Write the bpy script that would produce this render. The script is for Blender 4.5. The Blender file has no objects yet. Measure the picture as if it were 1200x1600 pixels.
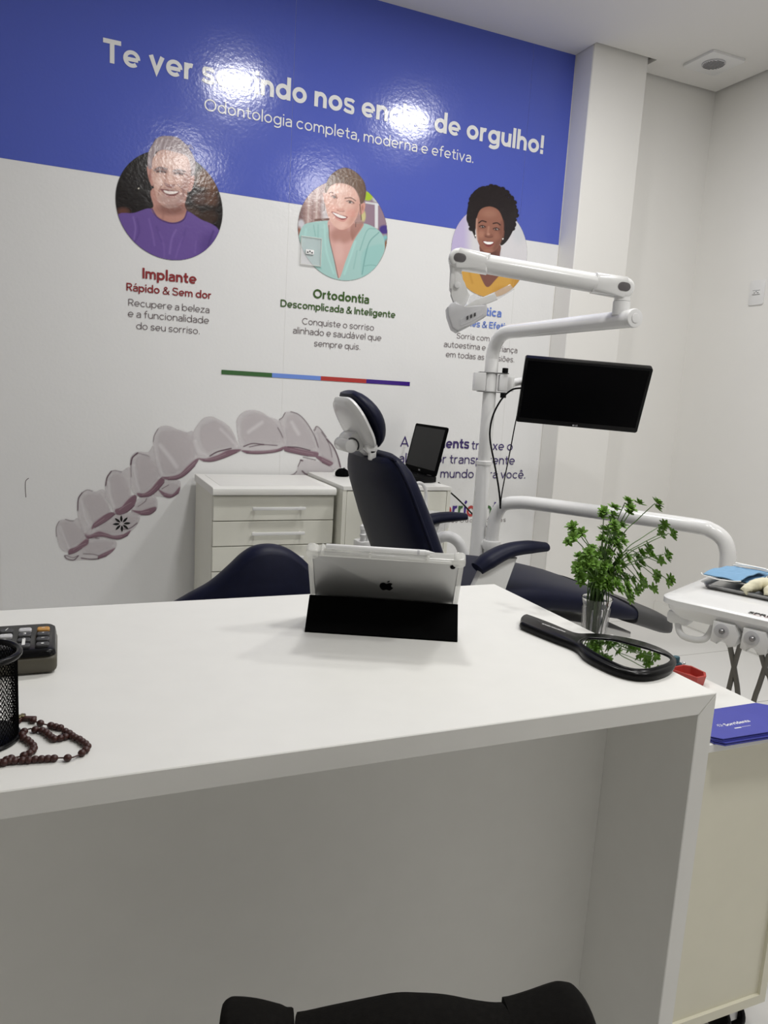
ROSARY_CORD = [[(-0.033,0.904,0.754),(-0.03,0.899,0.754),(-0.025,0.894,0.754),(-0.02,0.889,0.754),(-0.014,0.885,0.754),(-0.009,0.88,0.754),(-0.004,0.876,0.754),(0.001,0.865,0.754),(0.005,0.859,0.754),(0.008,0.852,0.754),(0.011,0.846,0.754),(0.015,0.841,0.754),(0.018,0.834,0.754),(0.021,0.828,0.754),(0.023,0.821,0.754),(0.021,0.813,0.754),(0.017,0.807,0.754),(0.009,0.8,0.754),(0.003,0.8,0.754),(-0.004,0.802,0.754),(-0.01,0.803,0.754),(-0.016,0.804,0.754),(-0.022,0.805,0.754),(-0.028,0.806,0.754),(-0.034,0.806,0.754),(-0.04,0.807,0.754),(-0.047,0.808,0.754),(-0.052,0.809,0.754),(-0.057,0.807,0.754),(-0.063,0.808,0.754),(-0.068,0.809,0.754)],[(0.005,0.855,0.754),(0.001,0.851,0.754),(-0.004,0.849,0.754),(-0.01,0.849,0.754),(-0.013,0.854,0.754),(-0.016,0.861,0.754),(-0.019,0.868,0.754),(-0.023,0.874,0.754),(-0.03,0.878,0.754),(-0.035,0.882,0.754),(-0.041,0.877,0.754),(-0.043,0.869,0.754),(-0.041,0.86,0.754),(-0.037,0.854,0.754),(-0.034,0.847,0.754),(-0.031,0.839,0.754),(-0.03,0.832,0.754),(-0.031,0.826,0.754),(-0.034,0.821,0.754),(-0.039,0.818,0.754),(-0.045,0.816,0.754),(-0.051,0.815,0.754),(-0.055,0.813,0.754),(-0.059,0.815,0.754),(-0.065,0.814,0.754)]]
ROSARY_BEADS = [[(-0.033,0.904,0.754),(-0.025,0.894,0.754),(-0.014,0.885,0.754),(-0.009,0.88,0.754),(-0.004,0.876,0.754),(0.001,0.865,0.754),(0.005,0.859,0.754),(0.008,0.852,0.754),(0.011,0.846,0.754),(0.015,0.841,0.754),(0.018,0.834,0.754),(0.021,0.828,0.754),(0.023,0.821,0.754),(0.021,0.813,0.754),(0.017,0.807,0.754),(0.003,0.8,0.754),(-0.01,0.803,0.754),(-0.016,0.804,0.754),(-0.022,0.805,0.754),(-0.028,0.806,0.754),(-0.034,0.806,0.754),(-0.04,0.807,0.754),(-0.047,0.808,0.754),(-0.052,0.809,0.754),(-0.057,0.807,0.754),(-0.063,0.808,0.754),(-0.068,0.809,0.754)],[(0.001,0.851,0.754),(-0.004,0.849,0.754),(-0.01,0.849,0.754),(-0.013,0.854,0.754),(-0.016,0.861,0.754),(-0.019,0.868,0.754),(-0.023,0.874,0.754),(-0.03,0.878,0.754),(-0.041,0.877,0.754),(-0.043,0.869,0.754),(-0.041,0.86,0.754),(-0.037,0.854,0.754),(-0.034,0.847,0.754),(-0.031,0.839,0.754),(-0.03,0.832,0.754),(-0.031,0.826,0.754),(-0.034,0.821,0.754),(-0.039,0.818,0.754),(-0.051,0.815,0.754),(-0.055,0.813,0.754),(-0.065,0.814,0.754)]]
ROSARY_CROSS = (-0.043,0.913,0.753)
PLANT_CLUSTERS = [(0.988,1.124,0.971),(0.984,1.11,0.959),(1.029,1.14,0.964),(1.052,1.115,0.968),(0.92,1.107,0.954),(0.972,1.14,0.955),(1.014,1.192,0.932),(1.137,1.18,0.913),(1.128,1.177,0.893),(1.104,1.122,0.908),(0.889,1.154,0.917),(0.891,1.128,0.909),(0.865,1.117,0.903),(0.951,1.111,0.928),(0.976,1.121,0.924),(1.012,1.193,0.903),(0.988,1.183,0.904),(1.03,1.181,0.892),(1.015,1.18,0.893),(0.981,1.119,0.893),(0.942,1.131,0.896),(0.947,1.163,0.872),(0.982,1.173,0.865),(1.009,1.185,0.857),(0.939,1.188,0.85),(0.897,1.109,0.877),(1.012,1.161,0.843),(1.092,1.167,0.867),(1.059,1.151,0.861),(1.054,1.118,0.865),(1.056,1.147,0.844),(1.085,1.109,0.869),(1.15,1.193,0.833),(1.139,1.187,0.805),(1.146,1.155,0.804),(1.042,1.13,0.819),(1.108,1.191,0.791),(1.066,1.157,0.787),(1.135,1.188,0.775),(1.07,1.185,0.765),(1.026,1.151,0.812),(1.034,1.141,0.81),(1.022,1.16,0.819),(0.993,1.143,0.811),(0.882,1.116,0.85),(0.894,1.131,0.836),(0.949,1.181,0.829),(0.909,1.104,0.854),(0.896,1.105,0.862),(0.968,1.163,0.85),(0.953,1.128,0.846),(0.946,1.153,0.826),(0.917,1.147,0.818),(0.953,1.134,0.828),(1.029,1.2,0.813),(0.979,1.12,0.809),(1.01,1.141,0.794),(1.004,1.12,0.804),(0.959,1.163,0.801),(0.969,1.128,0.799),(0.951,1.136,0.811)]
CHAIR_TOP = [(-0.0108,0.5931),(-0.007,0.5981),(-0.0002,0.5997),(0.0204,0.5967),(0.0436,0.5895),(0.0554,0.5855),(0.0902,0.5916),(0.1254,0.5977),(0.1491,0.6011),(0.1708,0.6),(0.1979,0.5966),(0.2292,0.5888),(0.2544,0.5854),(0.2791,0.5909),(0.3037,0.5986),(0.3156,0.6001),(0.3263,0.5954),(0.3447,0.5742),(0.3597,0.5558)]
MIRROR_OUT = [(0.746,1.087),(0.762,1.111),(0.779,1.123),(0.786,1.113),(0.796,1.068),(0.802,1.023),(0.808,1.006),(0.827,1.001),(0.848,0.993),(0.877,0.967),(0.895,0.936),(0.9,0.897),(0.89,0.865),(0.875,0.848),(0.842,0.826),(0.803,0.815),(0.774,0.82),(0.756,0.845),(0.75,0.885),(0.752,0.917),(0.762,0.945),(0.762,0.967),(0.753,1.003),(0.74,1.073)]
MIRROR_GLASS = [(0.777,0.955),(0.793,0.967),(0.809,0.97),(0.841,0.953),(0.863,0.915),(0.874,0.884),(0.873,0.861),(0.856,0.845),(0.829,0.835),(0.794,0.83),(0.772,0.845),(0.767,0.893),(0.771,0.931)]
CORD_LAPTOP = [(1.466,2.83,0.782),(1.5,2.79,0.75),(1.536,2.75,0.712),(1.567,2.7,0.669),(1.585,2.62,0.632),(1.56,2.5,0.673)]
CORD_MON1 = [(1.514,2.33,1.19),(1.494,2.36,1.182),(1.469,2.38,1.15),(1.445,2.39,1.096),(1.434,2.39,1.042),(1.439,2.39,0.991),(1.456,2.38,0.918),(1.467,2.36,0.843),(1.474,2.35,0.79),(1.474,2.34,0.751)]
CORD_MON2 = [(1.505,2.33,1.09),(1.505,2.34,1.048),(1.501,2.35,0.961),(1.49,2.35,0.879),(1.481,2.35,0.804),(1.474,2.34,0.758)]
ART = [[0.7794,-0.0075,-69.6673],[-0.3286,-0.142,1217.0944],[0.0489,-0.8352,481.3127]]
import bpy, bmesh, math, random
import numpy as np
from mathutils import Vector, Matrix, noise
PI = math.pi
rnd = random.Random(7)
SC = bpy.context.scene
COL = SC.collection

# ------------------------------------------------------------------ camera
cam_d = bpy.data.cameras.new('camera'); cam = bpy.data.objects.new('camera', cam_d); COL.objects.link(cam)
cam_d.sensor_fit = 'VERTICAL'; cam_d.sensor_height = 36.0; cam_d.lens = 1180.288 * 36.0 / 1600.0
cam_d.clip_start = 0.02
right = Vector((0.91992999, -0.38781992, 0.05765868)); down = Vector((-0.00884756, -0.16755305, -0.98582336)); fwd = Vector((0.39198268, 0.90637833, -0.15756833))
mw = Matrix.Identity(4)
for i in range(3):
    mw[i][0] = right[i]; mw[i][1] = -down[i]; mw[i][2] = -fwd[i]
mw[0][3], mw[1][3], mw[2][3] = 0.0, 0.0, 1.15
cam.matrix_world = mw
SC.camera = cam

# ------------------------------------------------------------------ exposure, world, lamps
SC.view_settings.view_transform = 'Standard'; SC.view_settings.look = 'None'
SC.view_settings.gamma = 1.0; SC.view_settings.use_curve_mapping = False
SC.view_settings.exposure = 0.0
SC.cycles.max_bounces = 10; SC.cycles.diffuse_bounces = 6; SC.cycles.glossy_bounces = 5; SC.cycles.transmission_bounces = 8
SC.cycles.transparent_max_bounces = 12; SC.cycles.caustics_reflective = False; SC.cycles.caustics_refractive = False
SC.cycles.sample_clamp_indirect = 4.0
w = bpy.data.worlds.new('world'); SC.world = w; w.use_nodes = True
w.node_tree.nodes['Background'].inputs[0].default_value = (0.9, 0.95, 1.0, 1); w.node_tree.nodes['Background'].inputs[1].default_value = 0.05
CEIL = 2.744
LAMPS = [(x, y) for y in (2.02, 0.32) for x in (0.88, 1.90)]
LAMP_W = 15.0
LAMP_COL = (1.0, 0.988, 0.965)

# ------------------------------------------------------------------ helpers
def lin(c):
    return tuple(((v / 255.0) / 12.92 if v / 255.0 <= 0.04045 else ((v / 255.0 + 0.055) / 1.055) ** 2.4) for v in c)

def mat(name, rgb, rough=0.5, metal=0.0, spec=0.5, var=0.03, scale=30.0, bump=0.0, bscale=200.0, coat=0.0, sheen=0.0, trans=0.0, ior=1.45, alpha=1.0, bdist=0.001):
    m = bpy.data.materials.new(name); m.use_nodes = True
    nt = m.node_tree; b = nt.nodes['Principled BSDF']
    c = lin(rgb) if max(rgb) > 1.0 else rgb
    tc = nt.nodes.new('ShaderNodeTexCoord')
    if var > 0:
        n = nt.nodes.new('ShaderNodeTexNoise'); n.inputs['Scale'].default_value = scale; n.inputs['Detail'].default_value = 3
        nt.links.new(tc.outputs['Object'], n.inputs['Vector'])
        r = nt.nodes.new('ShaderNodeValToRGB')
        r.color_ramp.elements[0].position = 0.3; r.color_ramp.elements[1].position = 0.7
        r.color_ramp.elements[0].color = tuple(v * (1 - var) for v in c) + (1,)
        r.color_ramp.elements[1].color = tuple(min(1, v * (1 + var)) for v in c) + (1,)
        nt.links.new(n.outputs['Fac'], r.inputs['Fac']); nt.links.new(r.outputs['Color'], b.inputs['Base Color'])
    else:
        b.inputs['Base Color'].default_value = tuple(c) + (1,)
    b.inputs['Roughness'].default_value = rough; b.inputs['Metallic'].default_value = metal
    b.inputs['Specular IOR Level'].default_value = spec; b.inputs['IOR'].default_value = ior
    b.inputs['Coat Weight'].default_value = coat; b.inputs['Coat Roughness'].default_value = 0.1
    b.inputs['Sheen Weight'].default_value = sheen; b.inputs['Transmission Weight'].default_value = trans
    b.inputs['Alpha'].default_value = alpha
    if bump > 0:
        n2 = nt.nodes.new('ShaderNodeTexNoise'); n2.inputs['Scale'].default_value = bscale; n2.inputs['Detail'].default_value = 2
        nt.links.new(tc.outputs['Object'], n2.inputs['Vector'])
        bp = nt.nodes.new('ShaderNodeBump'); bp.inputs['Strength'].default_value = bump; bp.inputs['Distance'].default_value = bdist
        nt.links.new(n2.outputs['Fac'], bp.inputs['Height']); nt.links.new(bp.outputs['Normal'], b.inputs['Normal'])
    return m

ROOTM = {}
def props(o, label=None, cat=None, group=None, kind=None):
    if label: o['label'] = label
    if cat: o['category'] = cat
    if group: o['group'] = group
    if kind: o['kind'] = kind
    return o

def thing(name, label, cat, loc=(0, 0, 0), rotz=0.0, group=None):
    o = bpy.data.objects.new(name, None); COL.objects.link(o); o.empty_display_size = 0.1
    o.location = loc; o.rotation_euler = (0, 0, rotz)
    ROOTM[o.name] = Matrix.Translation(loc) @ Matrix.Rotation(rotz, 4, 'Z')
    return props(o, label, cat, group)

def finish(name, bm, m, parent=None, world=True, angle=40, label=None, kind=None, smooth=True, recalc=True):
    """link a bmesh as one mesh object; world=True: coordinates given in the room, moved into the thing's own frame"""
    if parent is not None and world:
        R = ROOTM.get(parent.name)
        if R is not None: bm.transform(R.inverted())
    if recalc: bmesh.ops.recalc_face_normals(bm, faces=bm.faces)
    me = bpy.data.meshes.new(name); bm.to_mesh(me); bm.free()
    return finish_mesh(name, me, m, parent, angle, label, kind, smooth)

def finish_mesh(name, me, m, parent=None, angle=40, label=None, kind=None, smooth=True):
    for mm in (m if isinstance(m, (list, tuple)) else [m]): me.materials.append(mm)
    if smooth:
        for p in me.polygons: p.use_smooth = True
        me.set_sharp_from_angle(angle=math.radians(angle))
    o = bpy.data.objects.new(name, me); COL.objects.link(o)
    if parent is not None:
        o.parent = parent
        if parent.name in ROOTM: ROOTM[o.name] = ROOTM[parent.name]
    if label: o['label'] = label
    if kind: o['kind'] = kind
    return o

def NB(): return bmesh.new()

def box(bm, x0, x1, y0, y1, z0, z1, bev=0.0, seg=2, M=None, mi=0):
    t = bmesh.new()
    r = bmesh.ops.create_cube(t, size=1.0)
    for v in t.verts:
        v.co = Vector((x0 + (v.co.x + .5) * (x1 - x0), y0 + (v.co.y + .5) * (y1 - y0), z0 + (v.co.z + .5) * (z1 - z0)))
    if bev > 0: bmesh.ops.bevel(t, geom=list(t.edges), offset=bev, segments=seg, affect='EDGES', profile=0.5)
    return merge(bm, t, M, mi)

def merge(bm, t, M=None, mi=0):
    if M is not None: t.transform(M)
    me = bpy.data.meshes.new('tmp'); 
    for f in t.faces: f.material_index = mi
    t.to_mesh(me); t.free()
    bm.from_mesh(me); bpy.data.meshes.remove(me)
    return bm

def frame(z, x=None):
    z = Vector(z).normalized()
    a = Vector(x) if x is not None else (Vector((0, 0, 1)) if abs(z.z) < 0.9 else Vector((1, 0, 0)))
    xx = (a - z * a.dot(z)).normalized(); yy = z.cross(xx)
    return xx, yy, z

def cyl(bm, p0, p1, r0, r1=None, seg=24, bev=0.0, mi=0):
    p0, p1 = Vector(p0), Vector(p1); r1 = r0 if r1 is None else r1
    L = (p1 - p0).length
    b = min(bev, L * .45)
    prof = [(r0, 0), (r1, L)] if b <= 0 else [(r0 - b, 0), (r0 - b * .3, b * .3), (r0, b), (r1, L - b), (r1 - b * .3, L - b * .3), (r1 - b, L)]
    return lathe(bm, prof, p0, p1 - p0, seg, mi)

def lathe(bm, prof, org, axis=(0, 0, 1), seg=32, mi=0, cap=True, sy=1.0):
    xx, yy, zz = frame(axis); org = Vector(org); rings = []
    for r, h in prof:
        rings.append([bm.verts.new(org + xx * r * math.cos(2 * PI * k / seg) + yy * r * sy * math.sin(2 * PI * k / seg) + zz * h) for k in range(seg)])
    fs = []
    for a, b in zip(rings, rings[1:]):
        for k in range(seg):
            fs.append(bm.faces.new((a[k], a[(k + 1) % seg], b[(k + 1) % seg], b[k])))
    if cap:
        fs.append(bm.faces.new(list(reversed(rings[0])))); fs.append(bm.faces.new(rings[-1]))
    for f in fs: f.material_index = mi
    return bm

def crom(P, n=6, closed=False):
    P = [Vector(p) for p in P]; out = []; N = len(P)
    for i in range(N if closed else N - 1):
        p1, p2 = P[i], P[(i + 1) % N]
        p0 = P[i - 1] if (closed or i > 0) else p1 * 2 - p2
        p3 = P[(i + 2) % N] if (closed or i + 2 < N) else p2 * 2 - p1
        for k in range(n):
            t = k / n
            out.append(0.5 * ((2 * p1) + (p2 - p0) * t + (2 * p0 - 5 * p1 + 4 * p2 - p3) * t * t + (3 * p1 - p0 - 3 * p2 + p3) * t ** 3))
    if not closed: out.append(P[-1].copy())
    return out

def tube(bm, P, r, seg=14, n=6, smooth=True, flat=1.0, up=None, mi=0, cap=True):
    Q = crom(P, n) if smooth else [Vector(p) for p in P]
    R = r if isinstance(r, (list, tuple)) else [r] * len(P)
    if smooth: rr = [R[min(i // n, len(R) - 1)] * (1 - (i % n) / n) + R[min(i // n + 1, len(R) - 1)] * ((i % n) / n) for i in range(len(Q))]
    else: rr = R
    rings = []; px = None
    for i, q in enumerate(Q):
        d = (Q[min(i + 1, len(Q) - 1)] - Q[max(i - 1, 0)])
        if d.length < 1e-9: d = Vector((0, 0, 1))
        xx, yy, zz = frame(d, up if up is not None else px); px = xx
        rings.append([bm.verts.new(q + xx * rr[i] * flat * math.cos(2 * PI * k / seg) + yy * rr[i] * math.sin(2 * PI * k / seg)) for k in range(seg)])
    fs = []
    for a, b in zip(rings, rings[1:]):
        for k in range(seg): fs.append(bm.faces.new((a[k], a[(k + 1) % seg], b[(k + 1) % seg], b[k])))
    if cap: fs.append(bm.faces.new(list(reversed(rings[0])))); fs.append(bm.faces.new(rings[-1]))
    for f in fs: f.material_index = mi
    return bm

def sphere(bm, c, r, s=(1, 1, 1), u=16, v=10, M=None, mi=0):
    t = bmesh.new(); bmesh.ops.create_uvsphere(t, u_segments=u, v_segments=v, radius=r)
    for q in t.verts: q.co = Vector((q.co.x * s[0], q.co.y * s[1], q.co.z * s[2]))
    T = Matrix.Translation(c)
    return merge(bm, t, T @ M if M is not None else T, mi)

def prism(bm, pts, org, ux, uy, th, bev=0.0, seg=2, mi=0):
    """outline pts (u,v) in the plane org+u*ux+v*uy, thickened along ux x uy by th"""
    org, ux, uy = Vector(org), Vector(ux).normalized(), Vector(uy).normalized(); n = ux.cross(uy)
    t = bmesh.new()
    a = [t.verts.new(org + ux * p[0] + uy * p[1]) for p in pts]; b = [t.verts.new(v.co + n * th) for v in a]
    t.faces.new(list(reversed(a))); top = t.faces.new(b); N = len(a)
    for k in range(N): t.faces.new((a[k], a[(k + 1) % N], b[(k + 1) % N], b[k]))
    if bev > 0:
        es = [e for e in t.edges if all(v in b for v in e.verts) or all(v in a for v in e.verts)]
        bmesh.ops.bevel(t, geom=es, offset=bev, segments=seg, affect='EDGES', profile=0.5, clamp_overlap=True)
    return merge(bm, t, None, mi)

def loft(bm, loops, cap=True, mi=0):
    rings = [[bm.verts.new(Vector(p)) for p in L] for L in loops]; n = len(rings[0]); fs = []
    for a, b in zip(rings, rings[1:]):
        for k in range(n): fs.append(bm.faces.new((a[k], a[(k + 1) % n], b[(k + 1) % n], b[k])))
    if cap: fs.append(bm.faces.new(list(reversed(rings[0])))); fs.append(bm.faces.new(rings[-1]))
    for f in fs: f.material_index = mi
    return bm

def poly(bm, pts, mi=0):
    f = bm.faces.new([bm.verts.new(Vector(p)) for p in pts]); f.material_index = mi; return f

def rrect(w, h, r, n=5):
    o = []
    for cx, cy, a0 in ((w / 2 - r, h / 2 - r, 0), (-w / 2 + r, h / 2 - r, 90), (-w / 2 + r, -h / 2 + r, 180), (w / 2 - r, -h / 2 + r, 270)):
        for k in range(n + 1):
            a = math.radians(a0 + 90 * k / n); o.append((cx + r * math.cos(a), cy + r * math.sin(a)))
    return o

def text_mesh(s, bold=0.0, space=1.0):
    cu = bpy.data.curves.new('t', 'FONT'); cu.body = s; cu.size = 1.0; cu.offset = bold; cu.space_character = space; cu.resolution_u = 6
    ob = bpy.data.objects.new('t', cu); COL.objects.link(ob)
    dg = bpy.context.evaluated_depsgraph_get(); dg.update()
    me = bpy.data.meshes.new_from_object(ob.evaluated_get(dg))
    bpy.data.objects.remove(ob); bpy.data.curves.remove(cu)
    V = np.array([v.co[:] for v in me.vertices]); F = [tuple(p.vertices) for p in me.polygons]
    bpy.data.meshes.remove(me)
    return V, F

def add_text(bm, s, org, ux, uy, width, xh=None, bold=0.0, space=1.0, mi=0, lift=0.0, th=0.0):
    """lettering with its baseline start at org, running along ux, fitted to width; xh = scale of the letter height per width scale"""
    V, F = text_mesh(s, bold, space)
    x0, x1 = V[:, 0].min(), V[:, 0].max(); sx = width / (x1 - x0); sy = sx * (xh or 1.0)
    org, ux, uy = Vector(org), Vector(ux).normalized(), Vector(uy).normalized(); n = ux.cross(uy)
    vs = [bm.verts.new(org + ux * ((v[0] - x0) * sx) + uy * (v[1] * sy) + n * lift) for v in V]
    for f in F:
        try: g = bm.faces.new([vs[i] for i in f]); g.material_index = mi
        except ValueError: pass
    return bm

# ------------------------------------------------------------------ materials
M = {}
def defmat(k, *a, **kw): M[k] = mat(k, *a, **kw)
defmat('wall_paint', (.80, .79, .765), .6, var=.012, scale=3, bump=.08, bscale=90)
defmat('ceiling_paint', (.74, .73, .71), .8, var=.01, scale=2)
defmat('white_laminate', (.79, .785, .755), .42, var=.012, scale=20, bump=.05, bscale=500)
defmat('cream_laminate', (.74, .735, .66), .45, var=.012, scale=20)
defmat('beige_laminate', (.75, .725, .60), .5, var=.012, scale=20)
defmat('white_enamel', (.78, .78, .775), .22, var=.01, coat=.3)
defmat('white_plastic', (.76, .76, .76), .35, var=.01)
defmat('cap_grey', (.13, .12, .125), .4)
defmat('lamp_grey', (.64, .64, .66), .35)
defmat('grey_plastic', (.55, .55, .57), .4)
defmat('dark_grey', (.06, .06, .063), .5, spec=.4)
defmat('navy_vinyl', (.004, .0055, .022), .48, spec=.22, var=.1, scale=60, bump=.12, bscale=300)
defmat('black_vinyl', (.012, .012, .018), .4, spec=.5, var=.1, bump=.1, bscale=300)
defmat('black_fabric', (.006, .0055, .005), .9, spec=.1, var=.25, scale=200, bump=.4, bscale=600)
defmat('black_plastic', (.003, .003, .0035), .25, spec=.18, var=.05)
defmat('matte_black', (.0025, .0025, .0027), .85, spec=.04, var=.08)
defmat('screen_black', (.002, .002, .0025), .3, spec=.05, var=0)
defmat('laptop_screen', (.008, .008, .008), .5, spec=.3, var=0)
defmat('steel', (.62, .62, .62), .3, metal=1.0, var=.03)
defmat('dark_steel', (.25, .25, .25), .35, metal=1.0)
defmat('mirror_glass', (.92, .92, .92), .02, metal=1.0, var=0)
defmat('tablet_metal', (.36, .36, .355), .38, metal=.9, var=.01)
defmat('glass', (.95, .95, .95), .03, trans=1.0, var=0, ior=1.45)
defmat('clear_plastic', (.86, .86, .83), .15, var=0, alpha=.5, spec=.8)
defmat('clear_film', (.85, .85, .88), .12, var=0, alpha=.28, spec=.7)
defmat('leaf', (.125, .25, .035), .5, spec=.3, var=.35, scale=80)
defmat('stem', (.07, .14, .03), .5, var=.2, scale=60)
defmat('blue_card', (.055, .062, .36), .5, var=.03)
defmat('blue_mask', (.20, .37, .56), .8, var=.06, scale=80, bump=.2, bscale=400)
defmat('cream_latex', (.74, .70, .52), .55, var=.06, scale=60, bump=.3, bscale=120, bdist=.003)
defmat('red_plastic', (.42, .045, .035), .35)
defmat('teal_plastic', (.03, .10, .13), .4)
defmat('grey_hose', (.17, .165, .155), .5)
defmat('wood_bead', (.045, .013, .010), .42, var=.4, scale=300)
defmat('brown_plastic', (.075, .068, .05), .5)
defmat('orange_key', (.55, .28, .07), .5)
defmat('ink_white', (.80, .80, .78), .4, var=0)
defmat('ink_black', (.01, .01, .01), .5, var=0)
defmat('ink_red', (.35, .02, .03), .5, var=0)
defmat('tile_joint', (.33, .32, .30), .8)

def floor_mat():
    m = mat('porcelain_tile', (.74, .735, .72), .22, var=.015, scale=2, spec=.5)
    nt = m.node_tree; b = nt.nodes['Principled BSDF']
    ge = nt.nodes.new('ShaderNodeNewGeometry'); br = nt.nodes.new('ShaderNodeTexBrick')
    mp = nt.nodes.new('ShaderNodeMapping'); mp.inputs['Location'].default_value = (0.09, -2.577 + 6 * .526, 0)
    br.offset = 0.0; br.inputs['Scale'].default_value = 1.0; br.inputs['Mortar Size'].default_value = .0016; br.inputs['Mortar Smooth'].default_value = 0
    br.inputs['Brick Width'].default_value = .526; br.inputs['Row Height'].default_value = .526
    c = (.74, .735, .72, 1); br.inputs['Color1'].default_value = c; br.inputs['Color2'].default_value = (.735, .73, .715, 1); br.inputs['Mortar'].default_value = (.25, .24, .22, 1)
    nt.links.new(ge.outputs['Position'], mp.inputs['Vector']); nt.links.new(mp.outputs['Vector'], br.inputs['Vector']); nt.links.new(br.outputs['Color'], b.inputs['Base Color'])
    return m
M['floor'] = floor_mat()

def vinyl(name, rgb, vcol=None):
    """glossy printed vinyl with the faint ripple of the wall under it"""
    m = bpy.data.materials.new(name); m.use_nodes = True; nt = m.node_tree; b = nt.nodes['Principled BSDF']
    b.inputs['Roughness'].default_value = .16; b.inputs['Specular IOR Level'].default_value = .5
    ge = nt.nodes.new('ShaderNodeNewGeometry')
    n = nt.nodes.new('ShaderNodeTexNoise'); n.inputs['Scale'].default_value = 75; n.inputs['Detail'].default_value = 2
    n3 = nt.nodes.new('ShaderNodeTexNoise'); n3.inputs['Scale'].default_value = 9; n3.inputs['Detail'].default_value = 1
    ad = nt.nodes.new('ShaderNodeMath'); ad.operation = 'MULTIPLY_ADD'; ad.inputs[1].default_value = 3.0
    bp = nt.nodes.new('ShaderNodeBump'); bp.inputs['Strength'].default_value = .35; bp.inputs['Distance'].default_value = .0011
    nt.links.new(ge.outputs['Position'], n.inputs['Vector']); nt.links.new(ge.outputs['Position'], n3.inputs['Vector'])
    nt.links.new(n3.outputs['Fac'], ad.inputs[0]); nt.links.new(n.outputs['Fac'], ad.inputs[2])
    nt.links.new(ad.outputs[0], bp.inputs['Height']); nt.links.new(bp.outputs['Normal'], b.inputs['Normal'])
    if vcol:
        at = nt.nodes.new('ShaderNodeVertexColor'); at.layer_name = vcol
        nt.links.new(at.outputs['Color'], b.inputs['Base Color']); nt.links.new(at.outputs['Alpha'], b.inputs['Alpha'])
    else:
        b.inputs['Base Color'].default_value = (lin(rgb) if max(rgb) > 1 else tuple(rgb)) + (1,)
    return m
M['vinyl_white'] = vinyl('vinyl_white', (.80, .80, .80)); M['vinyl_blue'] = vinyl('vinyl_blue', (.080, .115, .50))
M['vinyl_print'] = vinyl('vinyl_print', (1, 1, 1), 'print')
M['vinyl_letter'] = vinyl('vinyl_letter', (.80, .80, .79)); M['vinyl_red'] = vinyl('vinyl_red', (.27, .03, .035)); M['vinyl_green'] = vinyl('vinyl_green', (.055, .115, .03))
M['vinyl_lightblue'] = vinyl('vinyl_lightblue', (.13, .22, .62)); M['vinyl_grey'] = vinyl('vinyl_grey', (.10, .07, .075)); M['vinyl_purple'] = vinyl('vinyl_purple', (.035, .015, .13))
M['bar_green'] = vinyl('bar_green', (.045, .13, .04)); M['bar_blue'] = vinyl('bar_blue', (.16, .28, .72)); M['bar_red'] = vinyl('bar_red', (.45, .045, .04)); M['bar_purple'] = vinyl('bar_purple', (.05, .015, .22))
M['vinyl_black'] = vinyl('vinyl_black', (.01, .01, .01))

# ------------------------------------------------------------------ the room
XL, XR, YF, YB = -2.3, 3.09, -2.5, 3.2
def structure(name, bm, m, label=None, cat=None):
    o = finish(name, bm, m); o['kind'] = 'structure'
    if label: o['label'] = label; o['category'] = cat
    return o
structure('floor', box(NB(), XL - .1, XR + .1, YF - .1, YB + .1, -.1, 0), M['floor'], 'pale porcelain tile floor with thin dark joints', 'floor')
structure('wall_back', box(NB(), XL - .1, XR + .1, YB, YB + .1, 0, CEIL + .12), M['wall_paint'], 'white back wall behind the dental chair, carrying the printed mural', 'wall')
structure('wall_right', box(NB(), XR, XR + .1, YF - .1, YB, 0, CEIL + .12), M['wall_paint'], 'plain white right wall with a small socket plate', 'wall')
structure('wall_left', box(NB(), XL - .1, XL, YF, YB, 0, CEIL + .12), M['wall_paint'], 'plain white wall on the left, outside the picture', 'wall')
structure('wall_front', box(NB(), XL - .1, XR, YF - .1, YF, 0, CEIL + .12), M['wall_paint'], 'plain white wall behind the viewer, outside the picture', 'wall')
bm = NB(); GAP = .022                      # lowered ceiling board with a shadow gap along the plain walls
PX0, PX1, PY = 2.222, 2.535, 3.068
box(bm, XL, PX0 - .004, YF, YB, CEIL, CEIL + .02); box(bm, PX0 - .004, PX1 + .03, YF, PY - GAP, CEIL, CEIL + .02)
box(bm, PX1 + .03, XR - GAP, YF, YB - GAP, CEIL, CEIL + .02)
box(bm, XL - .1, XR + .1, YF - .1, YB + .1, CEIL + .10, CEIL + .13)
structure('ceiling', bm, M['ceiling_paint'], 'white lowered ceiling with a narrow shadow gap at the walls', 'ceiling')
structure('wall_pillar', box(NB(), PX0, PX1, PY, YB, 0, CEIL + .10, .004, 1), M['wall_paint'], 'square white pillar standing out of the back wall right of the mural', 'pillar')
structure('baseboard_right', box(NB(), XR - .012, XR, YF, YB, 0, .07, .003, 1), M['white_laminate'], 'low white baseboard along the right wall', 'baseboard')

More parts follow.
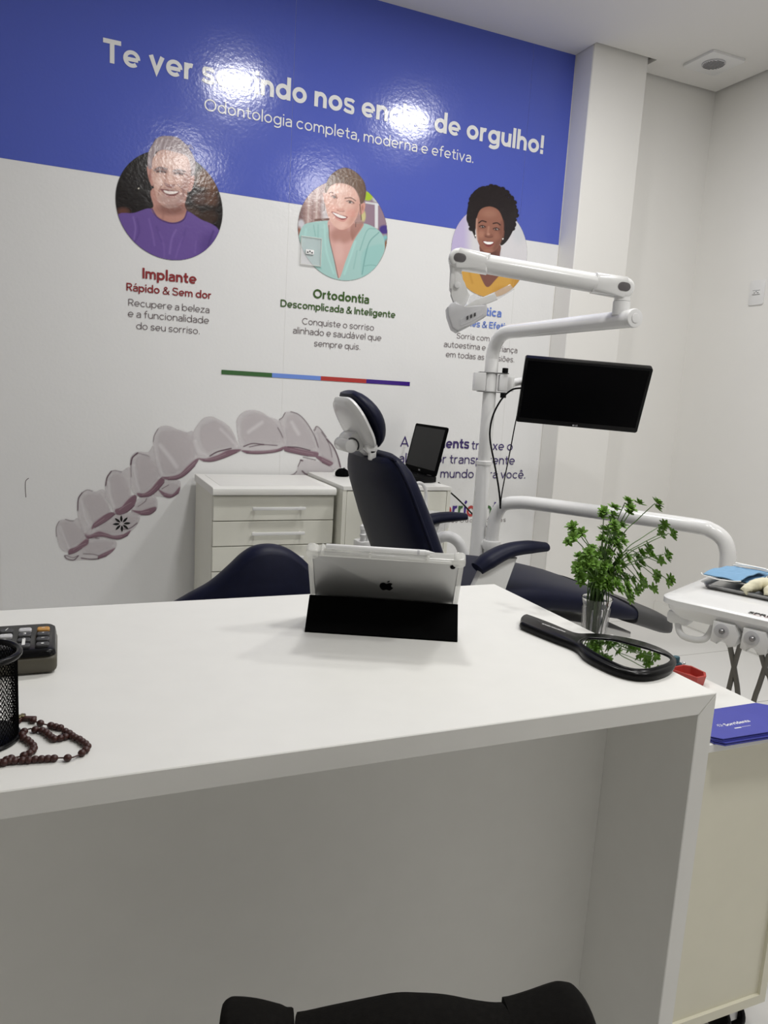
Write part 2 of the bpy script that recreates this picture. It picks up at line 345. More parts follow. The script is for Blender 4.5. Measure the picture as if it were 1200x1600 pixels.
# ceiling lamps (their light shows as reflections in the glossy mural)
for i, (lx, ly) in enumerate(LAMPS):
    row = ('row nearest the mural', 'row over the desk')[i // 2]; colu = ('left', 'right')[i % 2]
    t = thing('ceiling_light', 'recessed square white ceiling light, %s one of the %s' % (colu, row), 'ceiling light', (lx, ly, CEIL), 0, 'recessed ceiling lights')
    bm = NB(); S = .12
    for a in ((-S, S, -S, -S + .015), (-S, S, S - .015, S), (-S, -S + .015, -S + .015, S - .015), (S - .015, S, -S + .015, S - .015)):
        box(bm, a[0], a[1], a[2], a[3], -.008, 0)
    finish('light_frame', bm, M['white_plastic'], t, world=False)
    ld = bpy.data.lights.new('lamp', 'AREA'); ld.shape = 'SQUARE'; ld.size = .2; ld.energy = LAMP_W; ld.color = LAMP_COL; ld.spread = PI
    lo = bpy.data.objects.new('lamp', ld); COL.objects.link(lo); lo.parent = t; lo.location = (0, 0, -.006)

# ------------------------------------------------------------------ printed wall mural
def wp(a, b):
    """point of the artwork sheet -> (x, z) on the wall"""
    v = [r[0] * a + r[1] * b + r[2] for r in ART]; t = YB / v[1]
    return v[0] * t, 1.15 + v[2] * t
mural = thing('wall_mural', 'large glossy wall mural with blue band, three portraits, captions and a clear dental aligner', 'wall mural', (1.0, YB, 1.4))
def layer(name, rects, m, lift, label=None):
    bm = NB()
    for x0, x1, z0, z1 in rects: box(bm, x0, x1, YB - lift, YB - .0001 if lift < .002 else YB - lift + .0008, z0, z1)
    return finish(name, bm, m, mural, label=label, smooth=False)
MX0, MX1 = -1.6, 2.219
layer('vinyl_sheet', [(a + .0006, b - .0006, .08, CEIL) for a, b in ((MX0, -.222), (-.222, .875), (.875, 1.99), (1.99, MX1))], M['vinyl_white'], .001, 'white printed vinyl sheets')
layer('header_band', [(a + .0004, b - .0004, 1.8955, CEIL) for a, b in ((MX0, -.222), (-.222, .875), (.875, 1.99), (1.99, MX1))], M['vinyl_blue'], .002, 'blue band across the top')


# ------------------------------------------------------------------ monoline geometric lettering for the printed signs
def _arc(cx, cy, rx, ry, a0, a1, n=18):
    return [(cx + rx * math.cos(math.radians(a0 + (a1 - a0) * k / n)), cy + ry * math.sin(math.radians(a0 + (a1 - a0) * k / n))) for k in range(n + 1)]
def _spl(P, n=8): return [(p.x, p.y) for p in crom([(a, b, 0) for a, b in P], n)]
def glyph(ch, w):
    """strokes (centre lines) and advance; x-height .5, capitals .7, ascender .74, descender -.19"""
    h = w / 2; X, CAP, ASC, DES = .5, .70, .74, -.19
    acc = {'á': ('a', 'ac'), 'é': ('e', 'ac'), 'í': ('ı', 'ac'), 'ó': ('o', 'ac'), 'ê': ('e', 'ci'), 'ã': ('a', 'ti'), 'õ': ('o', 'ti'), 'ç': ('c', 'ce')}
    if ch in acc:
        b, k = acc[ch]; S, A = glyph(b, w); m = A / 2
        if k == 'ac': S = S + [[(m - .03, .60), (m + .07, .72)]]
        if k == 'ci': S = S + [[(m - .11, .59), (m, .70), (m + .11, .59)]]
        if k == 'ti': S = S + [_spl([(m - .13, .60), (m - .06, .655), (m + .05, .605), (m + .13, .66)])]
        if k == 'ce': S = S + [_spl([(m + .01, -.01), (m + .05, -.08), (m + .01, -.15), (m - .06, -.155)])]
        return S, A
    D = .52; rx, ry = D / 2 - h, X / 2 - h + .006; c = (D / 2, X / 2)
    dot = lambda x, y: [(x - h * 1.15, y), (x + h * 1.15, y)]
    if ch == ' ': return [], .20
    if ch == 'o': return [_arc(c[0], c[1], rx, ry, 0, 360, 36)], D
    if ch == 'c': return [_arc(c[0], c[1], rx, ry, 42, 318, 30)], .47
    if ch == 'e': return [[(h * 1.2, .235), (D - h * 1.1, .235)], _arc(c[0], c[1], rx, ry, -2, 312, 32)], .51
    if ch == 'a': return [_arc(.215, .335, .215 - h * .9, .165 - h, 155, 0, 14) + [(.43 - h, .3), (.43 - h, 0)], _spl([(.43 - h, .285), (.25, .285), (h + .03, .225), (h, .145), (h + .04, .05), (.20, h - .006), (.37, .07), (.43 - h, .16)])], .43
    if ch in 'dqg':
        st = [(D + .01 - h, ASC if ch == 'd' else X), (D + .01 - h, 0 if ch == 'd' else DES)]
        S = [_arc(c[0], c[1], rx, ry, 0, 360, 36)]
        if ch == 'g': S += [[(D + .01 - h, X), (D + .01 - h, .02)] + _arc(D / 2 - .01, 0, D / 2 + .02 - h, .2 - h, 0, -140, 16)]
        else: S += [st]
        return S, D + .01
    if ch in 'bp': return [_arc(c[0] + .01, c[1], rx, ry, 0, 360, 36), [(h, ASC if ch == 'b' else X), (h, 0 if ch == 'b' else DES)]], D + .01
    if ch in 'nh': return [[(h, 0), (h, X if ch == 'n' else ASC)], _arc(.23, .27, .23 - h, .236 - h, 180, 0, 18) + [(.46 - h, 0)]], .46
    if ch == 'u': return [[(.46 - h, 0), (.46 - h, X)], [(h, X)] + _arc(.23, .23, .23 - h, .236 - h, 180, 360, 18)], .46
    if ch == 'm': return [[(h, 0), (h, X)], _arc(.205, .29, .205 - h, .216 - h, 180, 0, 14) + [(.41 - h, 0)], _arc(.41 - w + .205, .29, .205 - h, .216 - h, 180, 0, 14) + [(.82 - w - h, 0)]], .82 - w
    if ch == 'r': return [[(h, 0), (h, X)], _arc(.225, .27, .225 - h, .236 - h, 180, 72, 12)], .305
    if ch == 'l': return [[(h, 0), (h, ASC)]], w
    if ch == 'ı': return [[(h, 0), (h, X)]], w
    if ch == 'i': return [[(max(h, .045), 0), (max(h, .045), X)], [(0, .655), (max(w, .09), .655)]], max(w, .09)
    if ch == 't': return [[(.14, .66), (.14, .17)] + _arc(.14 + .13, .13, .13, .13 - h, 180, 268, 8) + [(.31, h + .005)], [(0, X - h), (.31, X - h)]], .31
    if ch == 'f': return [[(.13, 0), (.13, .56)] + _arc(.13 + .14, .58, .14, .165 - h, 180, 88, 8) + [(.32, .745 - h)], [(0, X - h), (.30, X - h)]], .31
    if ch == 's': return [_spl([(.375, .40), (.30, .5 - h + .004), (.20, .5 - h + .008), (.085, .445), (h + .005, .365), (.085, .285), (.20, .252), (.32, .215), (.40 - h, .135), (.32, .05), (.20, h - .008), (.095, h + .012), (.015, .115)], 6)], .40
    if ch == 'v': return [[(h * .8, X), (.235, h * .55), (.47 - h * .8, X)]], .47
    if ch == 'x': return [[(h * .8, 0), (.44 - h * .8, X)], [(h * .8, X), (.44 - h * .8, 0)]], .44
    if ch == 'z': return [[(.02, X - h), (.39 - h * .4, X - h), (h * .7, h), (.40, h)]], .41
    if ch == 'q': return [], D
    if ch == 'T': return [[(0, CAP - h), (.54, CAP - h)], [(.27, CAP - h), (.27, 0)]], .54
    if ch == 'O': return [_arc(.37, .35, .37 - h, .358 - h, 0, 360, 40)], .74
    if ch == 'C': return [_arc(.37, .35, .37 - h, .358 - h, 45, 315, 36)], .66
    if ch == 'I': return [[(h, 0), (h, CAP)]], w
    if ch == 'D': return [[(.27, h), (h, h), (h, CAP - h), (.27, CAP - h)] + _arc(.27, .35, .35 - h, .35 - h, 90, -90, 22)], .62
    if ch == 'E': return [[(.46, h), (h, h), (h, CAP - h), (.46, CAP - h)], [(h, .36), (.42, .36)]], .47
    if ch == 'A': return [[(h * .7, 0), (.325, CAP - h * .4), (.65 - h * .7, 0)], [(.13, .20), (.52, .20)]], .65
    if ch == 'R': return [[(h, 0), (h, CAP - h), (.28, CAP - h)] + _arc(.28, .495, .21 - h + .01, .205 - h, 90, -90, 16) + [(h, .29)], [(.27, .29), (.50 - h * .6, 0)]], .51
    if ch == 'S': return [_spl([(.485, .555), (.41, .665 - h * .5), (.27, .706 - h), (.12, .645), (h + .01, .53), (.10, .425), (.27, .365), (.43, .30), (.52 - h, .185), (.43, .06), (.27, h - .006), (.11, .045 + h * .5), (.01, .16)], 6)], .52
    if ch == '&': return [_spl([(.60, 0), (.42, .19), (.20, .43), (.155, .56), (.27, .70 - h), (.385, .56), (.30, .44), (.12, .30), (h, .18), (.10, .045), (.25, h - .006), (.42, .08), (.53, .25), (.565, .36)], 7)], .60
    if ch == '!': return [[(h * 1.1, .22), (h * 1.1, CAP)], [(h * 1.1, 0), (h * 1.1, w * 1.15)]], w * 1.15
    if ch == '.': return [[(.06, 0), (.06, max(w * 1.15, .10))]], .12
    if ch == ',': return [[(h * 1.3, w * 1.15), (h * 1.1, 0), (h * .3, -.10)]], w * 1.15
    return [[(0, 0), (.3, 0), (.3, .5), (0, .5)]], .35

THIN = {'s': .84, 'S': .86, 'a': .84, 'e': .88, '&': .82, 'R': .93, 'á': .84, 'é': .88, 'm': .92}
def stroke_quads(P, w):
    """outline quads along a stroke, closed when its ends meet"""
    n = len(P); closed = n > 3 and abs(P[0][0] - P[-1][0]) + abs(P[0][1] - P[-1][1]) < 1e-6; out = []
    def nrm(a, b):
        dx_, dy_ = b[0] - a[0], b[1] - a[1]; L = math.hypot(dx_, dy_) or 1; return (-dy_ / L, dx_ / L)
    sides = []
    for i in range(n):
        if closed: a, b = P[i - 1] if i > 0 else P[-2], P[i + 1] if i < n - 1 else P[1]
        else: a, b = P[max(i - 1, 0)], P[min(i + 1, n - 1)]
        n1 = nrm(a, P[i]) if a != P[i] else nrm(P[i], b); n2 = nrm(P[i], b) if b != P[i] else n1
        mx, my = n1[0] + n2[0], n1[1] + n2[1]; L = math.hypot(mx, my) or 1; mx, my = mx / L, my / L
        k = 1 / max(mx * n1[0] + my * n1[1], .42); sides.append((P[i][0] + mx * k * w / 2, P[i][1] + my * k * w / 2, P[i][0] - mx * k * w / 2, P[i][1] - my * k * w / 2))
    for s, e in zip(sides, sides[1:]): out.append([(s[0], s[1]), (s[2], s[3]), (e[2], e[3]), (e[0], e[1])])
    return out
def sign_text(bm, s, org, ux, uy, width, w=.09, gap=.075, mis=None, xh=1.0):
    x = 0; Q = []
    for i, ch in enumerate(s):
        wg = w * THIN.get(ch, 1.0) if w > .1 else w
        S, A = glyph(ch, wg)
        for m_, P in enumerate(S):
            for q in stroke_quads(P, wg): Q.append(([(x + a, b) for a, b in q], i, m_))
        x += A + (gap if ch != ' ' else .02)
    tot = x - gap; sx = width / tot
    org, ux, uy = Vector(org), Vector(ux).normalized(), Vector(uy).normalized()
    nn = ux.cross(uy)
    for q, i, m_ in Q:
        if sum(q[k][0] * q[(k + 1) % 4][1] - q[(k + 1) % 4][0] * q[k][1] for k in range(4)) < 0: q = q[::-1]
        f = bm.faces.new([bm.verts.new(org + ux * a * sx + uy * b * sx * xh + nn * (m_ * .00012)) for a, b in q])
        if mis: f.material_index = mis[i]

def letters(name, lines, m, lift=.0036, label=None):
    for s, L, R, bold, xh in lines:
        bm = NB(); (x0, z0), (x1, z1) = wp(*L), wp(*R)
        sign_text(bm, s, (x0, YB - lift, (z0 + z1) / 2), (1, 0, 0), (0, 0, 1), x1 - x0, {.028: .138, .03: .138, .02: .118, .004: .082, 0: .062}[bold], .09 if bold < .015 else .062, None, xh)
        finish(name, bm, m, mural, label=label, smooth=False, recalc=False)
letters('headline_lettering', [('Te ver sorrindo nos enche de orgulho!', (161, 98.5), (848, 240), .028, 1.0)], M['vinyl_letter'], label='large white lettering')
letters('subtitle_lettering', [('Odontologia completa, moderna e efetiva.', (319, 173), (739, 255), .004, 1.0)], M['vinyl_letter'], label='smaller white lettering')
letters('caption_title', [('Implante', (222.5, 436), (306.7, 443), .028, 1.0), ('Rápido & Sem dor', (197.5, 454.5), (330, 467), .02, 1.0)], M['vinyl_red'], label='dark red caption title')
letters('caption_title', [('Ortodontia', (488.7, 466.5), (576, 474), .028, 1.0), ('Descomplicada & Inteligente', (438, 479.5), (617, 497), .02, 1.0)], M['vinyl_green'], label='dark green caption title')
letters('caption_title', [('Estética', (727, 490), (782.5, 496), .028, 1.0), ('Simples & Efetiva', (707.5, 508.5), (800, 515.5), .02, 1.0)], M['vinyl_lightblue'], label='light blue caption title')
letters('caption_text', [('Recupere a beleza', (200.6, 478), (327, 489), 0, 1.0), ('e a funcionalidade', (200, 495), (326, 506), 0, 1.0), ('do seu sorriso.', (213, 514.5), (312, 522), 0, 1.0)], M['vinyl_grey'])
letters('caption_text', [('Conquiste o sorriso', (471.7, 507.5), (583.7, 515.8), 0, 1.0), ('alinhado e saudável que', (457.5, 521), (595, 532.5), 0, 1.0), ('sempre quis.', (490.4, 541.7), (562.5, 546), 0, 1.0)], M['vinyl_grey'])
letters('caption_text', [('Sorria com mais', (713, 529), (787, 535), 0, 1.0), ('autoestima e confiança', (693, 542.7), (807.5, 551), 0, 1.0), ('em todas as ocasiões.', (696, 558.5), (803, 565.5), 0, 1.0)], M['vinyl_grey'])
letters('slogan_lettering', [('alinhador transparente', (623, 721.5), (803, 727), .004, 1.0), ('mundo para você.', (687.5, 745.5), (820, 748.5), .004, 1.0),
    ('A', (625, 697.5), (638, 698), .004, 1.0), ('trouxe o', (736, 702), (800, 704), .004, 1.0)], M['vinyl_purple'])
letters('slogan_lettering', [('Sorridents', (642, 698), (732, 701.5), .03, 1.0)], M['vinyl_purple'], label='bold purple brand word in the slogan')
bm = NB()
for (a, b), k in (((.613, .827), 0), ((.827, 1.045), 1), ((1.045, 1.259), 2), ((1.259, 1.474), 3)):
    box(bm, a, b, YB - .0036, YB - .003, 1.181, 1.199, mi=k)
finish('colour_bar', bm, [M['bar_green'], M['bar_blue'], M['bar_red'], M['bar_purple']], mural, smooth=False, label='thin bar in green, blue, red and purple')
# brand word in many colours with its small line
bm = NB(); (x0, z0), (x1, z1) = wp(677, 805.5), wp(786, 808.5)
sign_text(bm, 'Sorrídents', (x0, YB - .0036, (z0 + z1) / 2), (1, 0, 0), (0, 0, 1), x1 - x0, .125, .062, xh=1.25, mis=[3, 0, 3, 2, 3, 0, 3, 2, 3, 0])
finish('brand_lettering', bm, [M['bar_red'], M['bar_blue'], M['bar_green'], M['bar_purple']], mural, smooth=False, recalc=False, label='brand word in red, purple and green letters')
bm = NB(); (x0, z0), (x1, z1) = wp(676, 814.5), wp(789, 817.5)
sign_text(bm, 'Clínicas Odontológicas', (x0, YB - .0036, (z0 + z1) / 2), (1, 0, 0), (0, 0, 1), x1 - x0, .07, .26)
finish('brand_line_lettering', bm, M['vinyl_grey'], mural, smooth=False, recalc=False)
# eight-petal mark on the aligner
bm = NB(); fx, fz = wp(190, 818)
for k in range(8):
    a = k * PI / 4 + .06; d = Vector((math.cos(a), 0, math.sin(a))); e = Vector((-d.z, 0, d.x))
    pts = []
    for s, wd in ((.007, 0), (.013, .0034), (.020, .0048), (.028, .0034), (.035, 0)): pts.append((s, wd))
    loop = [Vector((fx, YB - .0042, fz)) + d * s + e * q for s, q in pts] + [Vector((fx, YB - .0042, fz)) + d * s - e * q for s, q in reversed(pts[1:-1])]
    poly(bm, loop)
finish('flower_emblem', bm, M['vinyl_black'], mural, smooth=False, label='small black eight-petal emblem')
bm = NB(); P_ = [wp(45, 747), wp(40.5, 751), wp(39.5, 758), wp(40, 770), wp(40.5, 777)]
tube(bm, [(x, YB - .001, z) for x, z in P_], .0012, 6, 3)
finish('scratch_mark', bm, M['vinyl_grey'], mural)

# ---- printed pictures: soft shapes laid over each other, evaluated on a fine grid on the vinyl
def catm2(P, n=5):
    P = np.array(P, float); N = len(P); out = []
    for i in range(N):
        p0, p1, p2, p3 = P[i - 1], P[i], P[(i + 1) % N], P[(i + 2) % N]
        for k in range(n):
            t = k / n; out.append(.5 * (2 * p1 + (p2 - p0) * t + (2 * p0 - 5 * p1 + 4 * p2 - p3) * t * t + (3 * p1 - p0 - 3 * p2 + p3) * t ** 3))
    return np.array(out)
def sd_poly(P, X, Y):
    d = np.full(X.shape, 1e18); ins = np.zeros(X.shape, bool); N = len(P)
    for i in range(N):
        a, b = P[i], P[(i + 1) % N]; ex, ey = b - a; px, py = X - a[0], Y - a[1]
        t = np.clip((px * ex + py * ey) / (ex * ex + ey * ey + 1e-12), 0, 1)
        d = np.minimum(d, (px - ex * t) ** 2 + (py - ey * t) ** 2)
        c = ((a[1] > Y) != (b[1] > Y)) & (X < (b[0] - a[0]) * (Y - a[1]) / (b[1] - a[1] + 1e-12) + a[0]); ins ^= c
    d = np.sqrt(d); return np.where(ins, -d, d)
def sd_line(P, X, Y):
    d = np.full(X.shape, 1e18)
    for a, b in zip(P, P[1:]):
        a, b = np.array(a, float), np.array(b, float); ex, ey = b - a; px, py = X - a[0], Y - a[1]
        t = np.clip((px * ex + py * ey) / (ex * ex + ey * ey + 1e-12), 0, 1); d = np.minimum(d, (px - ex * t) ** 2 + (py - ey * t) ** 2)
    return np.sqrt(d)
def print_picture(name, box_, off, sc, nx, ny, layers, disc=None, lift=.003, gain=1.04, label=None):
    """box_ = x0,y0,x1,y1 in drawing units; sheet point = off + unit/sc; disc = wall centre and radius clipping the layers flagged 'd'"""
    gx, gy = np.linspace(box_[0], box_[2], nx), np.linspace(box_[1], box_[3], ny); X, Y = np.meshgrid(gx, gy)
    A, B = off[0] + X / sc, off[1] + Y / sc
    v = [r[0] * A + r[1] * B + r[2] for r in ART]; t = YB / v[1]; WX, WZ = v[0] * t, 1.15 + v[2] * t
    col = np.zeros(X.shape + (3,)); al = np.zeros(X.shape)
    if disc:
        dm = np.clip(.5 - (np.hypot(WX - disc[0], WZ - disc[1]) - disc[2]) / .0022, 0, 1)
    for L in layers:
        kind, par_, rgb, soft = L[0], L[1], L[2], L[3]; op = L[4] if len(L) > 4 else 1.0; clip = 'd' in kind
        k0 = kind.replace('d', '')
        if k0 == 'all': a = np.ones(X.shape)
        else:
            if k0 in ('p', 's'): pts = catm2(par_) if k0 == 'p' else np.array(par_, float); ext = (pts[:, 0].min(), pts[:, 0].max(), pts[:, 1].min(), pts[:, 1].max()); pad = soft
            elif k0 == 'e': cx, cy, rx, ry = par_[:4]; q = max(rx, ry); ext = (cx - q, cx + q, cy - q, cy + q); pad = soft
            else: pts = crom([(p[0], p[1], 0) for p in par_[0]], 5); pts = [(p.x, p.y) for p in pts]; xs = [p[0] for p in pts]; ys = [p[1] for p in pts]; ext = (min(xs), max(xs), min(ys), max(ys)); pad = soft + par_[1]
            mk = (X > ext[0] - pad) & (X < ext[1] + pad) & (Y > ext[2] - pad) & (Y < ext[3] + pad)
            a = np.zeros(X.shape)
            if mk.any():
                x, y = X[mk], Y[mk]
                if k0 in ('p', 's'): sd = sd_poly(pts, x, y)
                elif k0 == 'e':
                    ro = math.radians(par_[4]) if len(par_) > 4 else 0; u = (x - cx) * math.cos(ro) + (y - cy) * math.sin(ro); q = -(x - cx) * math.sin(ro) + (y - cy) * math.cos(ro)
                    rr = np.sqrt((u / rx) ** 2 + (q / ry) ** 2); sd = (rr - 1) * min(rx, ry)
                else: sd = sd_line(pts, x, y) - par_[1] / 2
                tt = np.clip(.5 - sd / max(soft, 1e-6), 0, 1); a[mk] = tt * tt * (3 - 2 * tt)
        if clip: a = a * dm
        a = a * op
        na = a + al * (1 - a); c = np.array(lin(rgb)) * gain
        wgt = np.where(na > 1e-5, a / np.maximum(na, 1e-5), 0)[..., None]
        col = col * (1 - wgt) + c * wgt; al = na
    idx = -np.ones(X.shape, int); keep = np.zeros((ny - 1, nx - 1), bool)
    keep = (al[:-1, :-1] + al[1:, :-1] + al[:-1, 1:] + al[1:, 1:]) > .01
    use = np.zeros(X.shape, bool); use[:-1, :-1] |= keep; use[1:, :-1] |= keep; use[:-1, 1:] |= keep; use[1:, 1:] |= keep
    idx[use] = np.arange(use.sum())
    loc = mural.location
    verts = [(a - loc.x, YB - lift - loc.y, b - loc.z) for a, b in zip(WX[use], WZ[use])]
    js, is_ = np.nonzero(keep)
    faces = [(int(idx[j + 1, i]), int(idx[j + 1, i + 1]), int(idx[j, i + 1]), int(idx[j, i])) for j, i in zip(js, is_)]
    me = bpy.data.meshes.new(name); me.from_pydata(verts, [], faces)
    ca = me.color_attributes.new('print', 'FLOAT_COLOR', 'POINT')
    rgba = np.concatenate([np.clip(col[use], 0, 1), al[use][:, None]], 1).astype(np.float32)
    ca.data.foreach_set('color', rgba.ravel())
    return finish_mesh(name, me, M['vinyl_print'], mural, label=label, smooth=False)

# man in a purple shirt
SK, SKD, SKL = (206, 164, 150), (150, 102, 92), (236, 204, 192)
man = [('alld', None, (24, 19, 20), 1),
 ('ed', (985, 520, 130, 120), (120, 76, 48), 90, .75), ('ed', (930, 700, 100, 70), (88, 58, 48), 70, .7), ('ed', (1020, 700, 60, 90), (104, 66, 46), 60, .5), ('ed', (840, 860, 60, 90), (84, 58, 42), 60, .6), ('ed', (980, 880, 90, 70), (66, 46, 36), 60, .7), ('ed', (880, 610, 90, 30), (30, 22, 20), 40, .8), ('ed', (960, 790, 120, 26), (30, 22, 20), 40, .8),
 ('ed', (140, 830, 60, 40), (112, 70, 58), 50, .7), ('e', (294, 598, 7, 7), (220, 215, 200), 8),
 ('pd', [(60, 890), (250, 840), (400, 795), (450, 860), (560, 930), (660, 945), (740, 910), (775, 826), (900, 900), (1090, 1015), (1150, 1340), (60, 1340)], (106, 82, 152), 10),
 ('ld', ([(240, 880), (262, 980), (250, 1100)], 10), (146, 122, 192), 26, .6), ('ld', ([(395, 900), (430, 1040), (450, 1160)], 10), (136, 110, 184), 30, .6), ('ld', ([(500, 1030), (540, 1160), (545, 1290)], 10), (132, 106, 180), 30, .5), ('ld', ([(660, 1010), (620, 1100), (600, 1240)], 12), (142, 116, 188), 34, .6), ('ld', ([(730, 1080), (690, 1180), (660, 1280)], 10), (134, 108, 182), 30, .5), ('ld', ([(860, 1120), (850, 1230)], 8), (132, 108, 180), 30, .5),
 ('ld', ([(280, 900), (300, 1020), (260, 1120)], 14), (74, 52, 122), 34, .5), ('ld', ([(470, 980), (520, 1120)], 14), (76, 54, 124), 40, .4), ('ld', ([(1030, 1020), (980, 1160)], 12), (60, 42, 104), 30, .7), ('ld', ([(760, 1000), (720, 1130)], 16), (80, 58, 128), 40, .4), ('ed', (1000, 1180, 110, 140), (70, 50, 116), 120, .5),
 ('p', [(430, 600), (440, 770), (418, 800), (470, 878), (580, 930), (665, 935), (735, 900), (768, 826), (748, 760), (750, 600)], (186, 136, 124), 10),
 ('e', (620, 800, 140, 60), (122, 78, 70), 60, .8), ('l', ([(425, 800), (480, 885), (580, 934), (665, 938), (740, 902), (772, 824)], 14), (78, 52, 112), 12), ('l', ([(540, 830), (530, 900)], 20), (150, 104, 94), 30, .5),
 ('p', [(375, 390), (395, 385), (430, 430), (436, 560), (418, 566), (388, 480)], (192, 140, 128), 8), ('e', (405, 470, 14, 50), (150, 98, 90), 20, .7),
 ('p', [(838, 470), (842, 520), (815, 615), (780, 620), (790, 500)], (190, 138, 126), 8),
 ('p', [(420, 420), (428, 320), (500, 225), (640, 215), (760, 260), (805, 340), (806, 450), (788, 560), (758, 680), (704, 762), (610, 792), (534, 772), (474, 694), (440, 570)], SK, 10),
 ('p', [(800, 330), (808, 450), (788, 560), (758, 680), (700, 765), (640, 785), (700, 680), (720, 560), (760, 430)], (158, 112, 104), 60, .75),
 ('e', (600, 330, 130, 50), SKL, 90, .7), ('e', (500, 530, 40, 60), SKL, 50, .55), ('e', (680, 520, 30, 40), (224, 184, 172), 40, .5), ('l', ([(470, 320), (560, 300), (720, 330)], 8), (170, 122, 112), 22, .4),
 ('e', (515, 422, 66, 26, 8), (132, 96, 92), 26, .9), ('e', (690, 446, 62, 24, 6), (132, 96, 92), 26, .9), ('l', ([(452, 420), (500, 392), (572, 408)], 18), (124, 104, 104), 14), ('l', ([(636, 425), (690, 414), (750, 432)], 18), (124, 104, 104), 14),
 ('l', ([(470, 436), (515, 428), (562, 440)], 12), (66, 46, 48), 8), ('l', ([(650, 452), (690, 446), (730, 458)], 12), (66, 46, 48), 8), ('e', (505, 438, 7, 5), (200, 195, 195), 4, .8),
 ('l', ([(600, 420), (608, 500), (618, 530)], 26), (236, 202, 190), 26, .8), ('l', ([(560, 470), (556, 530)], 16), (160, 110, 100), 20, .5), ('p', [(548, 540), (600, 556), (650, 560), (640, 588), (600, 592), (560, 575)], (134, 84, 78), 12, .9), ('e', (604, 538, 30, 20), (224, 180, 166), 22, .7),
 ('l', ([(530, 560), (498, 610), (490, 660)], 12), (142, 92, 84), 18, .7), ('l', ([(680, 560), (730, 610), (736, 680)], 14), (128, 82, 76), 20, .8),
 ('e', (612, 700, 120, 72), (172, 142, 138), 60, .6), ('p', [(505, 604), (560, 606), (620, 616), (698, 626), (660, 668), (600, 672), (546, 648)], (124, 70, 68), 8), ('p', [(540, 617), (600, 626), (684, 630), (650, 650), (598, 654), (556, 640)], (238, 226, 220), 6), ('l', ([(560, 672), (610, 684), (660, 676)], 10), (184, 122, 116), 12, .7), ('l', ([(548, 590), (600, 602), (660, 604)], 14), (150, 118, 112), 16, .6),
 ('e', (610, 775, 90, 18), (138, 106, 100), 20, .6),
 ('p', [(384, 380), (390, 250), (440, 150), (500, 90), (600, 82), (690, 104), (780, 190), (846, 310), (852, 400), (826, 480), (808, 400), (790, 320), (750, 270), (640, 236), (540, 216), (470, 236), (432, 300), (424, 390), (404, 408)], (158, 142, 146), 10)]
for k in range(16):
    x = 425 + k * 24
    man.append(('l', ([(x, 240 + abs(k - 7) * 6), (x + 12, 170), (x + 36 + k, 105 + max(0, k - 6) * 12)], 5), (208, 196, 200) if k % 2 else (104, 88, 92), 9, .75))
man += [('l', ([(398, 290), (405, 370)], 14), (196, 186, 190), 16, .6), ('l', ([(826, 330), (838, 420)], 12), (190, 178, 182), 16, .5)]
print_picture('portrait', (40, 60, 1150, 1320), (170, 200), 6.316, 190, 216, man, (.400, 1.8155, .2025), label='round portrait of a smiling grey-haired man in a purple shirt')

